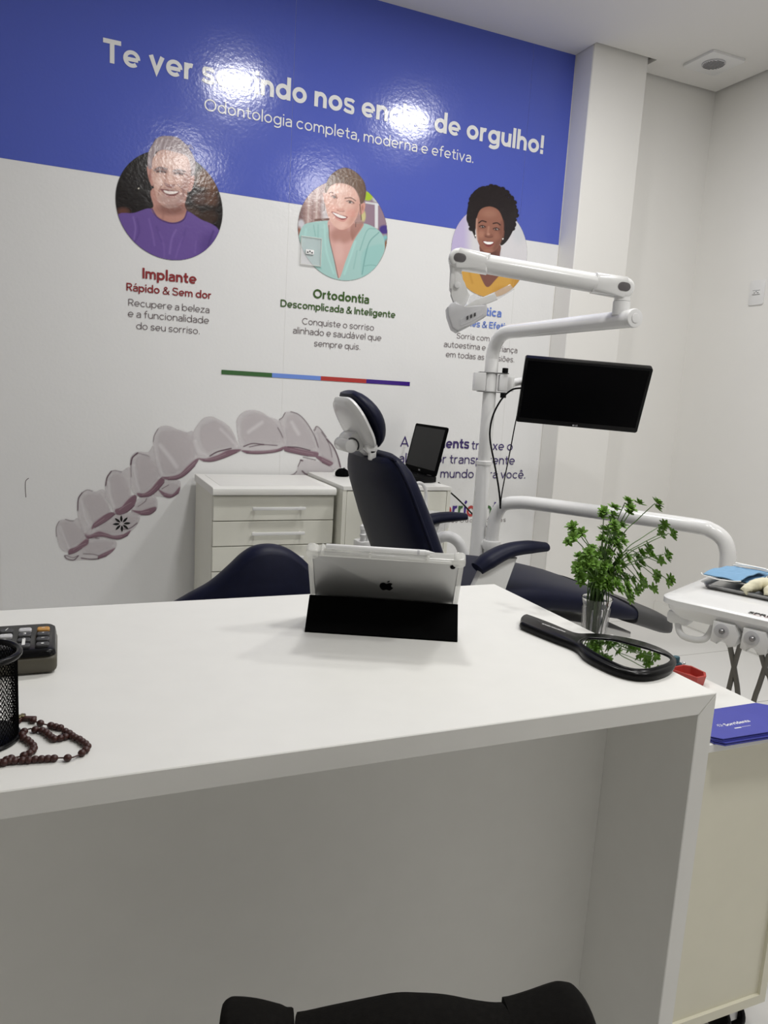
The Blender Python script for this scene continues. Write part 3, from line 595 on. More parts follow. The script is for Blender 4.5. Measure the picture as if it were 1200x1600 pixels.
# young woman in a mint cardigan
SK, SKD, SKL = (226, 182, 168), (178, 126, 112), (246, 216, 204)
girl = [('alld', None, (172, 142, 138), 1), ('ed', (120, 640, 60, 200), (110, 84, 84), 60, .8)]
for k, x in enumerate((170, 215, 260, 305, 350, 395)):
    girl.append(('ld', ([(x + 20, 250), (x, 760)], 22), (204, 184, 178) if k % 2 else (146, 116, 112), 16, .8))
girl += [('ed', (420, 560, 50, 160), (214, 212, 216), 60, .7), ('ed', (140, 720, 40, 60), (216, 218, 226), 30, .8), ('ed', (120, 830, 30, 90), (150, 100, 84), 20),
 ('sd', [(840, 330), (1100, 400), (1100, 760), (820, 730)], (150, 126, 142), 12), ('sd', [(850, 480), (1100, 520), (1100, 495), (850, 460)], (214, 214, 218), 8), ('sd', [(955, 480), (990, 480), (990, 760), (955, 750)], (222, 222, 226), 8), ('ed', (880, 400, 55, 50), (168, 198, 52), 22), ('ed', (980, 430, 50, 40), (196, 202, 200), 30), ('ed', (830, 620, 24, 60), (206, 196, 140), 20), ('ed', (1060, 770, 60, 50), (74, 60, 136), 30), ('ed', (1070, 890, 40, 60), (130, 190, 196), 30), ('ed', (1080, 940, 20, 60), (140, 96, 70), 20),
 ('l', ([(300, 665), (380, 660), (470, 655)], 26), (116, 84, 76), 14),
 ('pd', [(110, 880), (160, 735), (250, 690), (460, 672), (700, 700), (830, 700), (950, 745), (1040, 830), (1064, 980), (1010, 1110), (900, 1270), (700, 1360), (450, 1360), (280, 1220), (150, 1000)], (166, 203, 199), 8),
 ('pd', [(820, 1020), (1010, 930), (1060, 1000), (960, 1200), (820, 1330)], (150, 198, 194), 40, .7), ('ld', ([(1000, 800), (900, 900), (850, 1060), (815, 1260)], 9), (104, 152, 150), 14, .9), ('ld', ([(960, 760), (870, 780), (790, 1000)], 8), (120, 168, 164), 14, .8), ('ld', ([(840, 1170), (920, 1160), (1000, 1175)], 7), (118, 166, 162), 12, .8),
 ('ld', ([(280, 720), (300, 840)], 8), (122, 170, 166), 16, .8), ('ld', ([(330, 720), (330, 1000), (360, 1200)], 10), (128, 176, 172), 24, .7), ('ld', ([(400, 720), (420, 1000), (500, 1250)], 12), (184, 226, 220), 30, .7), ('ld', ([(740, 900), (690, 1060), (620, 1260)], 14), (182, 226, 220), 30, .7), ('ld', ([(200, 760), (170, 900)], 16), (184, 226, 222), 40, .6), ('ld', ([(760, 1000), (720, 1200)], 8), (126, 174, 170), 20, .6),
 ('p', [(455, 660), (446, 790), (462, 900), (500, 1070), (556, 1310), (640, 1100), (730, 880), (834, 712), (740, 700), (700, 640)], (214, 168, 160), 8),
 ('l', ([(448, 720), (456, 880), (500, 1070), (552, 1300)], 8), (94, 74, 74), 9, .9), ('e', (590, 830, 130, 90), (170, 122, 110), 70, .75), ('p', [(690, 720), (800, 690), (830, 712), (740, 850), (700, 880)], (150, 104, 92), 30, .7), ('e', (560, 1010, 50, 110), (226, 186, 178), 60, .6),
 ('p', [(386, 372), (410, 380), (418, 500), (398, 470)], (206, 156, 142), 10), ('p', [(800, 500), (838, 474), (850, 510), (826, 590), (786, 600)], (212, 156, 142), 8), ('e', (818, 530, 12, 30), (166, 108, 96), 14, .7),
 ('p', [(408, 420), (420, 330), (500, 262), (620, 262), (720, 310), (780, 420), (788, 520), (750, 640), (690, 730), (600, 772), (520, 742), (452, 650), (414, 530)], SK, 10),
 ('p', [(780, 420), (788, 520), (750, 640), (690, 730), (620, 765), (680, 640), (720, 520)], (196, 142, 128), 60, .6), ('e', (560, 330, 100, 50), SKL, 70, .7), ('e', (500, 540, 50, 46), (238, 184, 170), 50, .6), ('e', (690, 590, 50, 50), (220, 156, 144), 50, .6), ('e', (600, 720, 60, 26), (236, 196, 184), 40, .6),
 ('l', ([(450, 370), (480, 358), (534, 398)], 11), (120, 84, 72), 9), ('l', ([(626, 424), (690, 420), (744, 452)], 11), (112, 78, 66), 9),
 ('e', (504, 410, 40, 18, 18), (188, 140, 126), 18), ('e', (690, 466, 46, 20, 18), (184, 136, 124), 18), ('e', (506, 412, 24, 8, 18), (210, 190, 182), 6), ('e', (686, 468, 27, 9, 14), (210, 190, 182), 6), ('e', (510, 413, 13, 12), (64, 44, 40), 6), ('e', (682, 468, 14, 13), (60, 42, 38), 6), ('l', ([(470, 398), (506, 398), (540, 422)], 7), (60, 40, 36), 6), ('l', ([(640, 456), (686, 452), (726, 478)], 7), (60, 40, 36), 6),
 ('l', ([(580, 410), (566, 490), (580, 530)], 22), (244, 210, 196), 24, .7), ('e', (578, 548, 44, 22, 8), (214, 160, 146), 24, .8), ('l', ([(540, 556), (580, 570), (620, 566)], 8), (146, 92, 82), 10, .8),
 ('p', [(474, 572), (520, 580), (580, 606), (656, 630), (610, 664), (560, 652), (514, 620)], (150, 74, 76), 7), ('p', [(490, 580), (560, 604), (640, 634), (606, 646), (552, 632), (514, 606)], (244, 238, 234), 5), ('l', ([(520, 636), (560, 664), (610, 676), (640, 654)], 10), (206, 128, 126), 10, .8),
 ('p', [(404, 350), (424, 250), (470, 170), (560, 104), (650, 90), (750, 140), (830, 230), (858, 330), (846, 440), (800, 486), (778, 400), (730, 316), (640, 268), (540, 258), (464, 294), (424, 364)], (112, 88, 74), 9),
 ('l', ([(790, 490), (800, 580), (806, 660)], 9), (92, 70, 60), 8), ('l', ([(402, 480), (396, 560)], 6), (110, 84, 74), 8)]
for k in range(12):
    girl.append(('l', ([(450 + k * 22, 285 - k * 3 + max(0, k - 6) * 14), (500 + k * 22, 180 + k * 4), (560 + k * 22, 118 + k * 10)], 4), (176, 158, 140) if k % 2 else (84, 64, 54), 8, .6))
girl += [('l', ([(830, 250), (846, 330), (840, 430)], 10), (80, 62, 54), 14, .7), ('l', ([(746, 690), (744, 740)], 5), (80, 60, 60), 6)]
print_picture('portrait', (85, 70, 1115, 1350), (450, 250), 7.06, 176, 214, girl, (1.119, 1.8145, .2025), label='round portrait of a smiling young woman in a mint cardigan')

# woman with short curly black hair
woman = [('alld', None, (216, 214, 218), 1), ('sd', [(60, 300), (330, 300), (330, 900), (60, 1000)], (188, 176, 214), 160, .95), ('ed', (960, 680, 80, 120), (200, 204, 210), 100, .6),
 ('pd', [(90, 1000), (250, 1080), (420, 1106), (600, 1130), (760, 1150), (1060, 1130), (1060, 1520), (90, 1520)], (204, 156, 72), 8), ('ld', ([(920, 1180), (890, 1330)], 6), (232, 190, 110), 10, .8), ('ld', ([(330, 1120), (380, 1300)], 18), (178, 128, 48), 36, .6), ('ed', (950, 1300, 80, 140), (178, 126, 46), 80, .6), ('ed', (760, 1400, 120, 60), (188, 136, 52), 60, .6),
 ('p', [(482, 820), (482, 960), (430, 1090), (470, 1190), (560, 1350), (660, 1270), (740, 1150), (724, 960), (722, 820)], (122, 78, 68), 8), ('e', (600, 930, 110, 50), (84, 52, 46), 50, .7),
 ('l', ([(440, 1110), (520, 1150), (620, 1130)], 26), (40, 34, 36), 14), ('e', (510, 1140, 30, 18), (208, 208, 204), 10)]
hc = (34, 27, 29)
woman += [('p', [(306, 480), (336, 300), (390, 170), (480, 108), (620, 92), (760, 140), (830, 230), (904, 300), (924, 450), (904, 600), (850, 720), (790, 800), (730, 826), (700, 700), (440, 600), (424, 745), (380, 660), (326, 560)], hc, 6)]
for k in range(34):
    a = -2.75 + k * .166; 
    woman.append(('e', (620 + 300 * math.cos(a) * (1 if math.cos(a) > 0 else .97), 430 + (330 if math.sin(a) < 0 else 350) * math.sin(a), 26 + 9 * ((k * 7) % 3), 24 + 8 * ((k * 5) % 3)), hc, 8)) if not (0.9 < a < 2.45) else None
woman += [('p', [(426, 560), (440, 470), (490, 376), (600, 344), (706, 392), (764, 520), (770, 640), (752, 740), (716, 830), (650, 906), (560, 922), (494, 872), (444, 770), (428, 660)], (148, 100, 84), 8),
 ('p', [(764, 520), (770, 640), (752, 740), (716, 830), (660, 900), (640, 860), (700, 700), (724, 560)], (118, 76, 64), 50, .7), ('l', ([(436, 500), (432, 620), (446, 760)], 16), (206, 164, 146), 20, .7), ('e', (590, 430, 90, 50), (164, 116, 98), 70, .8), ('e', (490, 690, 40, 46), (178, 126, 106), 50, .7), ('e', (690, 720, 40, 46), (160, 110, 92), 50, .6),
 ('l', ([(462, 548), (500, 522), (552, 536)], 15), (44, 30, 28), 9), ('l', ([(640, 556), (690, 548), (728, 574)], 15), (44, 30, 28), 9),
 ('e', (506, 596, 42, 20, 6), (104, 66, 56), 16), ('e', (680, 626, 42, 20, 6), (104, 66, 56), 16), ('e', (506, 599, 22, 7, 6), (184, 164, 156), 5), ('e', (680, 629, 24, 7, 6), (184, 164, 156), 5), ('e', (510, 597, 13, 12), (30, 20, 20), 5), ('e', (678, 628, 13, 12), (30, 20, 20), 5), ('l', ([(466, 592), (506, 580), (546, 600)], 7), (28, 18, 18), 6), ('l', ([(640, 620), (680, 608), (720, 634)], 7), (28, 18, 18), 6), ('e', (516, 592, 4, 4), (250, 250, 250), 3), ('e', (686, 622, 4, 4), (250, 250, 250), 3),
 ('l', ([(584, 600), (574, 670), (576, 690)], 22), (178, 128, 108), 24, .8), ('e', (586, 706, 54, 24, 4), (134, 88, 74), 20), ('l', ([(540, 716), (586, 730), (632, 722)], 9), (86, 50, 44), 9, .8), ('e', (580, 690, 20, 14), (196, 148, 128), 16, .7),
 ('p', [(508, 772), (580, 778), (654, 786), (630, 830), (580, 846), (534, 820)], (130, 62, 60), 7), ('p', [(518, 778), (580, 786), (644, 790), (616, 812), (576, 816), (540, 804)], (252, 250, 248), 4), ('l', ([(540, 842), (582, 858), (626, 840)], 10), (160, 92, 84), 10, .7), ('e', (580, 892, 50, 16), (164, 114, 96), 24, .6),
 ('e', (420, 706, 9, 9), (250, 246, 240), 5), ('e', (762, 748, 9, 9), (250, 246, 240), 5), ('l', ([(774, 650), (768, 730)], 12), (120, 78, 66), 10)]
woman = [l for l in woman if l]
print_picture('portrait', (90, 60, 1070, 1510), (690, 280), 8.0, 176, 230, woman, (1.8425, 1.8165, .2025), label='round portrait of a smiling woman with short curly black hair in a yellow top')

# ---- clear dental aligner: glassy teeth with plum-grey edges (drawing units: tenths of a sheet unit pair)
def zA(P): return [(70 + a / 6.667, 640 + b / 6.667) for a, b in P]
def zB(P): return [(220 + a / 6.667, 630 + b / 6.667) for a, b in P]
def zC(P): return [(370 + a / 6.667, 630 + b / 6.667) for a, b in P]
TI, FA, RIM, DK, HI = (207, 200, 203), (196, 189, 192), (128, 100, 112), (82, 54, 68), (224, 221, 223)
al_ = []
def tooth(z, out, face=None, rim=None, dark=(), hi=(), op=.75):
    al_.append(('p', z(out), TI, 2.5, op * .62)); al_.append(('l', (z(out + out[:1]), .4), (164, 152, 158), 1.5, .38))
    if face: al_.append(('p', z(face), FA, 9.0, .6))
    for h in hi: al_.append(('l', (z(h[:-1]), h[-1]), HI, 6, .55))
    if rim:
        al_.append(('p', z(rim), RIM, 1.8, .95)); n = len(rim) // 2 + 1
        al_.append(('l', (z(rim[n:]), 1.2), DK, 1.8, .75)); al_.append(('l', (z(rim[1:n - 1]), .9), (176, 156, 164), 2.0, .7))
        al_.append(('l', (z([tuple((np.array(rim[i]) * .55 + np.array(rim[-i]) * .45)) for i in range(1, n - 1)]), .7), (176, 158, 164), 1.4, .6))
    for d in dark: al_.append(('l', (z(d[:-1]), d[-1]), DK, 1.5, .85))
# lobes behind first, then teeth from the left end to the right
tooth(zC, [(640, 650), (680, 590), (820, 600), (960, 650), (1010, 700), (900, 745), (800, 775), (640, 770), (530, 757), (600, 735), (622, 710)], None, None, [[(530, 756), (590, 738), (622, 710), .9], [(634, 660), (664, 596), .9], [(664, 592), (684, 598), 2.2], [(680, 705), (720, 738), (800, 745), 2.0], [(690, 562), (820, 590), 1.0]])
tooth(zC, [(800, 280), (826, 240), (862, 262), (925, 345), (980, 420), (1025, 500), (1065, 600), (1080, 672), (1000, 690), (970, 652), (900, 612), (815, 552), (846, 480), (830, 380)], [(850, 300), (930, 400), (985, 520), (990, 600), (900, 560), (860, 470)], [(815, 552), (880, 556), (992, 612), (992, 640), (960, 652), (890, 618)], [[(800, 280), (816, 276), (826, 242), (866, 266), (930, 352), 1.0], [(935, 375), (1000, 450), (1050, 560), (1076, 664), 2.0], [(880, 300), (940, 390), (975, 480), (990, 560), .9]])
tooth(zB, [(130, 955), (190, 890), (250, 800), (385, 800), (412, 850), (390, 930), (300, 982), (220, 972)], [(210, 900), (280, 830), (380, 850), (360, 920), (280, 950)], [(180, 895), (250, 930), (330, 946), (404, 870), (392, 935), (310, 982), (240, 968)], [[(220, 890), (290, 850), .9]])
tooth(zA, [(900, 1060), (960, 940), (1080, 900), (1160, 920), (1166, 1030), (1100, 1088), (1000, 1094)], [(960, 1000), (1060, 930), (1150, 950), (1130, 1010), (1010, 1040)], [(905, 1048), (1000, 1052), (1080, 1028), (1152, 1012), (1155, 1045), (1094, 1090), (1000, 1094)], [[(970, 1010), (1040, 960), (1060, 925), .9]])
tooth(zA, [(430, 1300), (500, 1220), (730, 1090), (900, 1070), (985, 1100), (972, 1180), (900, 1262), (780, 1345), (640, 1330), (480, 1340)], [(560, 1230), (740, 1120), (950, 1110), (920, 1200), (760, 1280), (600, 1265)], [(416, 1286), (480, 1302), (560, 1268), (640, 1286), (720, 1312), (820, 1296), (892, 1256), (862, 1310), (780, 1347), (700, 1342), (600, 1320), (500, 1332), (440, 1342)], [[(790, 1245), (880, 1238), (962, 1180), 1.4], [(530, 1338), (560, 1342), 1.6]])
tooth(zA, [(205, 1520), (300, 1490), (440, 1370), (560, 1340), (720, 1360), (748, 1400), (712, 1470), (640, 1522), (540, 1554), (420, 1560), (300, 1568), (230, 1556)], [(380, 1450), (520, 1380), (690, 1380), (680, 1440), (520, 1490)], [(560, 1520), (640, 1480), (730, 1440), (700, 1480), (640, 1525), (560, 1550)], [[(205, 1520), (230, 1552), (300, 1566), (352, 1520), 1.4], [(215, 1515), (290, 1540), (345, 1520), .9], [(380, 1545), (480, 1558), (560, 1552), 1.6], [(400, 1500), (500, 1505), (560, 1520), 1.0]])
tooth(zA, [(128, 1330), (120, 1230), (150, 1162), (220, 1142), (290, 1158), (342, 1130), (380, 1200), (420, 1320), (445, 1360), (330, 1432), (250, 1482), (170, 1450)], [(170, 1180), (320, 1200), (410, 1330), (265, 1430), (215, 1320)], [(255, 1455), (330, 1425), (420, 1350), (455, 1350), (450, 1400), (385, 1445), (310, 1490), (250, 1505)], [[(122, 1320), (120, 1230), (150, 1162), .7], [(215, 1142), (260, 1156), (300, 1158), .9]], [[(165, 1220), (215, 1360), (250, 1440), 2.5]])
tooth(zA, [(345, 1100), (345, 960), (382, 880), (440, 836), (520, 856), (600, 830), (625, 860), (640, 960), (680, 1060), (722, 1082), (600, 1180), (500, 1222), (480, 1300), (420, 1300), (370, 1190)], [(400, 930), (520, 880), (620, 930), (680, 1060), (520, 1160), (470, 1080)], [(486, 1242), (512, 1180), (600, 1110), (680, 1070), (732, 1086), (640, 1162), (522, 1228)], [[(344, 1050), (350, 930), (386, 868), 1.6], [(386, 866), (440, 836), (500, 848), .7]], [[(385, 960), (410, 1100), (460, 1200), 4.0]])
tooth(zA, [(630, 870), (640, 730), (682, 650), (730, 632), (800, 642), (870, 600), (890, 640), (895, 860), (912, 900), (850, 985), (742, 1085), (690, 1000), (650, 940)], [(690, 720), (800, 680), (880, 860), (860, 940), (740, 1030)], [(732, 1042), (800, 1010), (870, 930), (930, 890), (957, 912), (930, 1000), (862, 1062), (790, 1092), (745, 1086)], [[(634, 790), (650, 705), (690, 645), 1.8], [(690, 640), (740, 634), (800, 650), .7]], [[(665, 760), (680, 900), (720, 1010), 4.0], [(780, 1052), (820, 1042), (850, 1010), .6]])
tooth(zA, [(890, 620), (895, 505), (940, 450), (1000, 440), (1080, 442), (1130, 380), (1150, 520), (1205, 690), (1180, 760), (1100, 832), (1000, 892), (930, 872), (900, 800)], [(960, 520), (1090, 500), (1180, 690), (1080, 820), (1000, 850)], [(958, 868), (1030, 872), (1100, 830), (1180, 735), (1232, 700), (1242, 758), (1162, 850), (1082, 902), (990, 908)], [[(896, 570), (912, 500), (965, 452), 2.2], [(965, 452), (1040, 470), (1090, 490), .6], [(898, 560), (900, 700), .6]], [[(925, 580), (950, 740), (980, 840), 3.5], [(1080, 860), (1130, 830), .6]])
tooth(zB, [(130, 400), (142, 330), (182, 262), (242, 236), (322, 246), (400, 286), (480, 306), (540, 292), (550, 400), (572, 520), (602, 582), (520, 692), (430, 762), (320, 792), (230, 782), (180, 700), (150, 560)], [(200, 330), (330, 280), (500, 330), (560, 540), (430, 690), (260, 730), (200, 560)], [(220, 768), (300, 764), (400, 738), (480, 660), (560, 590), (602, 580), (562, 652), (470, 742), (380, 790), (282, 797)], [[(130, 400), (142, 335), (182, 264), .7]], [[(200, 440), (300, 560), (370, 660), 6.0], [(140, 440), (170, 600), (220, 740), 2.5]])
tooth(zB, [(540, 380), (546, 300), (600, 212), (660, 152), (742, 141), (800, 166), (870, 206), (942, 272), (1000, 400), (1050, 482), (960, 532), (800, 590), (680, 602), (612, 582), (570, 500)], [(620, 280), (760, 190), (900, 270), (980, 420), (800, 470), (680, 500)], [(600, 572), (680, 576), (800, 540), (900, 490), (1042, 480), (1000, 512), (860, 572), (740, 606), (650, 602)], [[(720, 548), (800, 505), (940, 470), 2.0]], [[(560, 400), (600, 500), (680, 540), 5.0], [(830, 270), (920, 360), (1000, 450), 3.0], [(1015, 390), (1040, 480), 1.2]])
tooth(zC, [(-5, 190), (30, 122), (90, 82), (180, 72), (260, 96), (330, 140), (420, 176), (480, 250), (490, 440), (480, 470), (400, 510), (250, 525), (120, 520), (50, 495), (40, 440), (10, 350)], [(60, 180), (200, 110), (400, 210), (460, 400), (200, 400), (80, 400)], [(48, 490), (150, 496), (300, 494), (420, 478), (484, 452), (472, 488), (380, 512), (220, 526), (100, 520)], [[(425, 255), (452, 302), (476, 356), 1.3], [(70, 450), (160, 420), (280, 430), 1.6], [(130, 455), (260, 432), (420, 440), 1.2]], [[(120, 300), (260, 200), 5.0]])
tooth(zC, [(440, 172), (474, 148), (500, 100), (550, 88), (620, 106), (700, 170), (770, 270), (822, 372), (852, 462), (842, 522), (780, 556), (650, 532), (530, 512), (490, 470), (480, 300)], [(530, 150), (640, 150), (760, 310), (810, 470), (600, 440), (520, 420)], [(496, 450), (600, 464), (720, 490), (842, 512), (832, 556), (740, 550), (620, 526), (500, 496)], [[(440, 172), (474, 148), (502, 98), .9], [(560, 88), (640, 116), (720, 195), (800, 325), (848, 460), 1.1], [(530, 455), (640, 462), (760, 492), 1.8]], [[(570, 200), (640, 320), 5.0]])
print_picture('aligner_picture', (84, 638, 536, 880), (0, 0), 1.0, 520, 300, al_, None, label='picture of a clear dental aligner with plum-grey edges')

# ------------------------------------------------------------------ sockets and vent
t = thing('wall_socket', 'small white socket plate on the plain right wall', 'socket', (XR, 2.776, 1.722))
finish('plate', prism(NB(), rrect(.086, .116, .008), (XR, 2.776, 1.722), (0, -1, 0), (0, 0, 1), .007, .002), M['white_plastic'], t)
bm = NB()
prism(bm, rrect(.044, .022, .004), (XR - .007, 2.776, 1.722), (0, -1, 0), (0, 0, 1), .003, .0008)
finish('socket_module', bm, M['white_plastic'], t)
bm = NB()
for dy, dz in ((-.010, -.002), (0, .003), (.010, -.002)): cyl(bm, (XR - .0098, 2.776 + dy, 1.722 + dz), (XR - .0106, 2.776 + dy, 1.722 + dz), .0028, seg=12)
for dz in (.0095, -.0095): box(bm, XR - .0104, XR - .0098, 2.776 - .021, 2.776 + .021, 1.722 + dz - .0008, 1.722 + dz + .0008)
finish('socket_hole', bm, M['dark_grey'], t)
t = thing('wall_socket', 'clear framed socket set into the mural over the girl portrait', 'socket', (.976, YB - .004, 1.7145))
bm = NB(); cx, cz = .976, 1.7145
for a in ((-.046, .046, .0545, .058), (-.046, .046, -.058, -.0545), (-.046, -.0425, -.0545, .0545), (.0425, .046, -.0545, .0545)):
    box(bm, cx + a[0], cx + a[1], YB - .011, YB - .0045, cz + a[2], cz + a[3], .001, 1)
finish('clear_frame', bm, M['clear_plastic'], t)
finish('clear_plate', prism(NB(), rrect(.085, .109, .003), (cx, YB - .0045, cz), (1, 0, 0), (0, 0, 1), .003), M['clear_film'], t)
finish('socket_module', prism(NB(), rrect(.036, .019, .003), (cx - .006, YB - .0075, cz - .004), (1, 0, 0), (0, 0, 1), .004, .001), M['white_plastic'], t)
bm = NB()
for dx, dz in ((-.0095, -.002), (0, .0025), (.0095, -.002)): cyl(bm, (cx - .006 + dx, YB - .0112, cz - .004 + dz), (cx - .006 + dx, YB - .0122, cz - .004 + dz), .0032, seg=12)
finish('socket_hole', bm, M['dark_grey'], t)

t = thing('ceiling_vent', 'square white ceiling plate with a round slotted grille', 'vent', (2.797, 2.925, CEIL))
finish('vent_plate', prism(NB(), rrect(.20, .19, .012), (2.797, 2.93, CEIL), (1, 0, 0), (0, -1, 0), .012, .003), M['white_plastic'], t)
bm = NB(); cyl(bm, (2.79, 2.922, CEIL - .012), (2.79, 2.922, CEIL - .019), .052, seg=40, bev=.002)
finish('grille', bm, M['grey_plastic'], t, label='round grey grille')
bm = NB()
for k in range(-4, 5):
    hw = math.sqrt(max(.0, .047 ** 2 - (k * .0105) ** 2)); box(bm, 2.79 - hw, 2.79 + hw, 2.922 + k * .0105 - .003, 2.922 + k * .0105 + .003, CEIL - .0195, CEIL - .0185)
finish('slot', bm, M['dark_grey'], t)

# ------------------------------------------------------------------ desk
DX0, DX1, DY0, DY1, DZ = -.76, .864, .755, 1.372, .75
t = thing('reception_desk', 'white laminate desk with thick mitred top and side panel', 'desk', (0, 1.06, 0))
finish('desk_top', prism(NB(), [(DX0, DZ), (DX0 + .03, DZ - .03), (DX1 - .03, DZ - .03), (DX1, DZ)], (0, DY1, 0), (1, 0, 0), (0, 0, 1), DY1 - DY0, .0012, 1), M['white_laminate'], t)
for x0, s in ((DX0, 1), (DX1, -1)):
    finish('side_panel', prism(NB(), [(x0, 0), (x0 + s * .03, 0), (x0 + s * .03, DZ - .0306), (x0, DZ - .0006)][::s], (0, DY1, 0), (1, 0, 0), (0, 0, 1), DY1 - DY0, .0012, 1), M['white_laminate'], t)
finish('modesty_panel', box(NB(), DX0 + .03, DX1 - .0302, .937, .955, .02, DZ - .03), M['white_laminate'], t)

# ------------------------------------------------------------------ white rolling trolley beside the desk
TX0, TX1, TY0, TY1, TZ = .882, 1.176, .83, 1.34, .623
t = thing('trolley', 'low cream rolling trolley cabinet standing against the right end of the desk', 'trolley', (1.03, 1.08, 0))
finish('trolley_top', box(NB(), TX0, TX1, TY0, TY1, TZ - .015, TZ, .0015, 1), M['white_laminate'], t)
bm = NB(); zb = .09
for xs in ((TX0 + .002, TX0 + .018), (TX1 - .018, TX1 - .002)): box(bm, xs[0], xs[1], TY0 + .002, TY1 - .002, zb, TZ - .015)
box(bm, TX0 + .018, TX1 - .018, TY0 + .002, TY1 - .002, zb, zb + .018); box(bm, TX0 + .018, TX1 - .018, TY1 - .02, TY1 - .002, zb + .018, TZ - .015)
finish('body', bm, M['beige_laminate'], t)
finish('back_panel', box(NB(), TX0 + .018, TX1 - .018, TY0 + .008, TY0 + .014, zb + .018, TZ - .015), M['beige_laminate'], t)
for x in (TX0 + .045, TX1 - .035):
    for y in (TY0 + .05, TY1 - .05):
        bm = NB(); cyl(bm, (x, y, zb - .004), (x, y, zb), .022, seg=16); box(bm, x - .012, x + .012, y - .016, y + .016, .03, zb - .004, .003, 1)
        c = finish('caster', bm, M['steel'], t, label='chrome caster with black wheels')
        bm = NB()
        for s in (-1, 1): cyl(bm, (x + s * .0135, y + .006, .032), (x + s * .023, y + .006, .032), .032, seg=28, bev=.004)
        finish('wheel', bm, M['black_plastic'], c)

# blue folders on the trolley
def folder(z0, dx, dy, label):
    t = thing('folder', label, 'folder', (1.04, .87, z0), 0, 'blue folders on the trolley')
    pts = [(.956 + dx, .834 + dy), (.968 + dx, .822 + dy), (1.166 + dx, .8185 + dy), (1.166 + dx, .903 + dy), (1.150 + dx, .918 + dy), (.956 + dx, .918 + dy)]
    finish('cover', prism(NB(), pts, (0, 0, z0), (1, 0, 0), (0, 1, 0), .0025), M['blue_card'], t)
    finish('cover', prism(NB(), [(a * .998 + .002, b) for a, b in pts], (0, 0, z0 + .004), (1, 0, 0), (0, 1, 0), .0012), M['blue_card'], t)
    return t
folder(TZ + .0005, .001, -.004, 'blue card folder lying underneath the printed one on the trolley')
t = folder(TZ + .0062, -.001, 0, 'blue card folder with white printed name, topmost on the trolley')
bm = NB(); zz = TZ + .0115
add_text(bm, 'Sorridents', (1.012, .8575, zz), (1, .03, 0), (0, 1, 0), .058, .85, .02)
for k in range(8):
    a = k * PI / 4; d = Vector((math.cos(a), math.sin(a) * .8, 0)); e = Vector((-d.y, d.x, 0)); c = Vector((1.003, .8625, zz))
    poly(bm, [c + d * .0018, c + d * .0042 + e * .0008, c + d * .0068, c + d * .0042 - e * .0008])
finish('printed_name', bm, M['ink_white'], t, smooth=False, label='white printed brand name')
bm = NB(); box(bm, 1.019, 1.034, .8455, .848, zz - .0001, zz); box(bm, 1.036, 1.056, .8472, .848, zz - .0001, zz)
finish('printed_line', bm, M['ink_white'], t, smooth=False)

# red tray piece and teal knob piece
t = thing('articulator', 'small open red plastic piece with teal clamp on the trolley edge behind the mirror', 'dental tool', (1.135, 1.06, TZ))
bm = NB(); out = [(1.098, 1.085), (1.118, 1.026), (1.142, 1.028), (1.158, 1.045), (1.158, 1.082), (1.146, 1.092)]
N = len(out); c0 = Vector((1.13, 1.06, 0))
lo = [Vector((c0.x + (x - c0.x) * .9, c0.y + (y - c0.y) * .9, TZ + .0005)) for x, y in out]; hi = [Vector((x, y, TZ + .020)) for x, y in out]
hi2 = [Vector((c0.x + (x - c0.x) * .86, c0.y + (y - c0.y) * .86, TZ + .020)) for x, y in out]; lo2 = [Vector((c0.x + (x - c0.x) * .74, c0.y + (y - c0.y) * .74, TZ + .006)) for x, y in out]
loft(bm, [lo, hi, hi2, lo2])
finish('red_shell', bm, M['red_plastic'], t)
bm = NB(); box(bm, 1.118, 1.150, 1.096, 1.112, TZ, TZ + .022, .004); cyl(bm, (1.138, 1.104, TZ + .020), (1.138, 1.104, TZ + .034), .007, seg=14, bev=.002); cyl(bm, (1.122, 1.102, TZ + .016), (1.108, 1.098, TZ + .020), .004, seg=10)
finish('clamp', bm, M['teal_plastic'], t, label='teal clamp')
bm = NB(); cyl(bm, (1.150, 1.104, TZ + .015), (1.158, 1.104, TZ + .016), .0025, seg=10); sphere(bm, (1.160, 1.104, TZ + .0163), .0038, u=10, v=8)
finish('screw', bm, M['steel'], t)

# ------------------------------------------------------------------ tablet in a clear case on its black stand cover
O = Vector((.368, 1.148, DZ)); dx = Vector((.229, -.106, 0)).normalized(); dn = Vector((-dx.y, dx.x, 0)); up = Vector((0, 0, 1))
t = thing('tablet', 'silver tablet in a clear case, leaning on a black folding stand on the desk', 'tablet', O, math.atan2(dx.y, dx.x))
def TP(u, off, z): return O + dx * u + dn * off + up * z
ang = math.radians(52); ld_ = (-dn * math.cos(ang) + up * math.sin(ang)); nb = (-dn * math.sin(ang) - up * math.cos(ang))   # along the lid, out of its back
B0 = TP(0, .085, .0065); Wd, Hd = .2505, .176
def LP(u, v, n): return B0 + dx * u + ld_ * v + nb * n
def slab(bm, u0, u1, v0, v1, n0, n1, r=.008, bev=.001):
    prism(bm, [((u0 + u1) / 2 + p[0], (v0 + v1) / 2 + p[1]) for p in rrect(u1 - u0, v1 - v0, r)], LP(0, 0, n0), dx, ld_, n1 - n0 if nb.dot(dx.cross(ld_)) > 0 else -(n1 - n0), bev)
bm = NB(); slab(bm, .008, Wd - .008, .006, Hd - .010, -.007, 0, .009, .002); finish('back_shell', bm, M['tablet_metal'], t, label='silver back')
bm = NB()
slab(bm, 0, Wd, Hd - .0105, Hd, -.010, .0035, .004, .0015); slab(bm, 0, .0078, 0, Hd - .0105, -.010, .0022, .003, .001); slab(bm, Wd - .0078, Wd, 0, Hd - .0105, -.010, .0022, .003, .001)
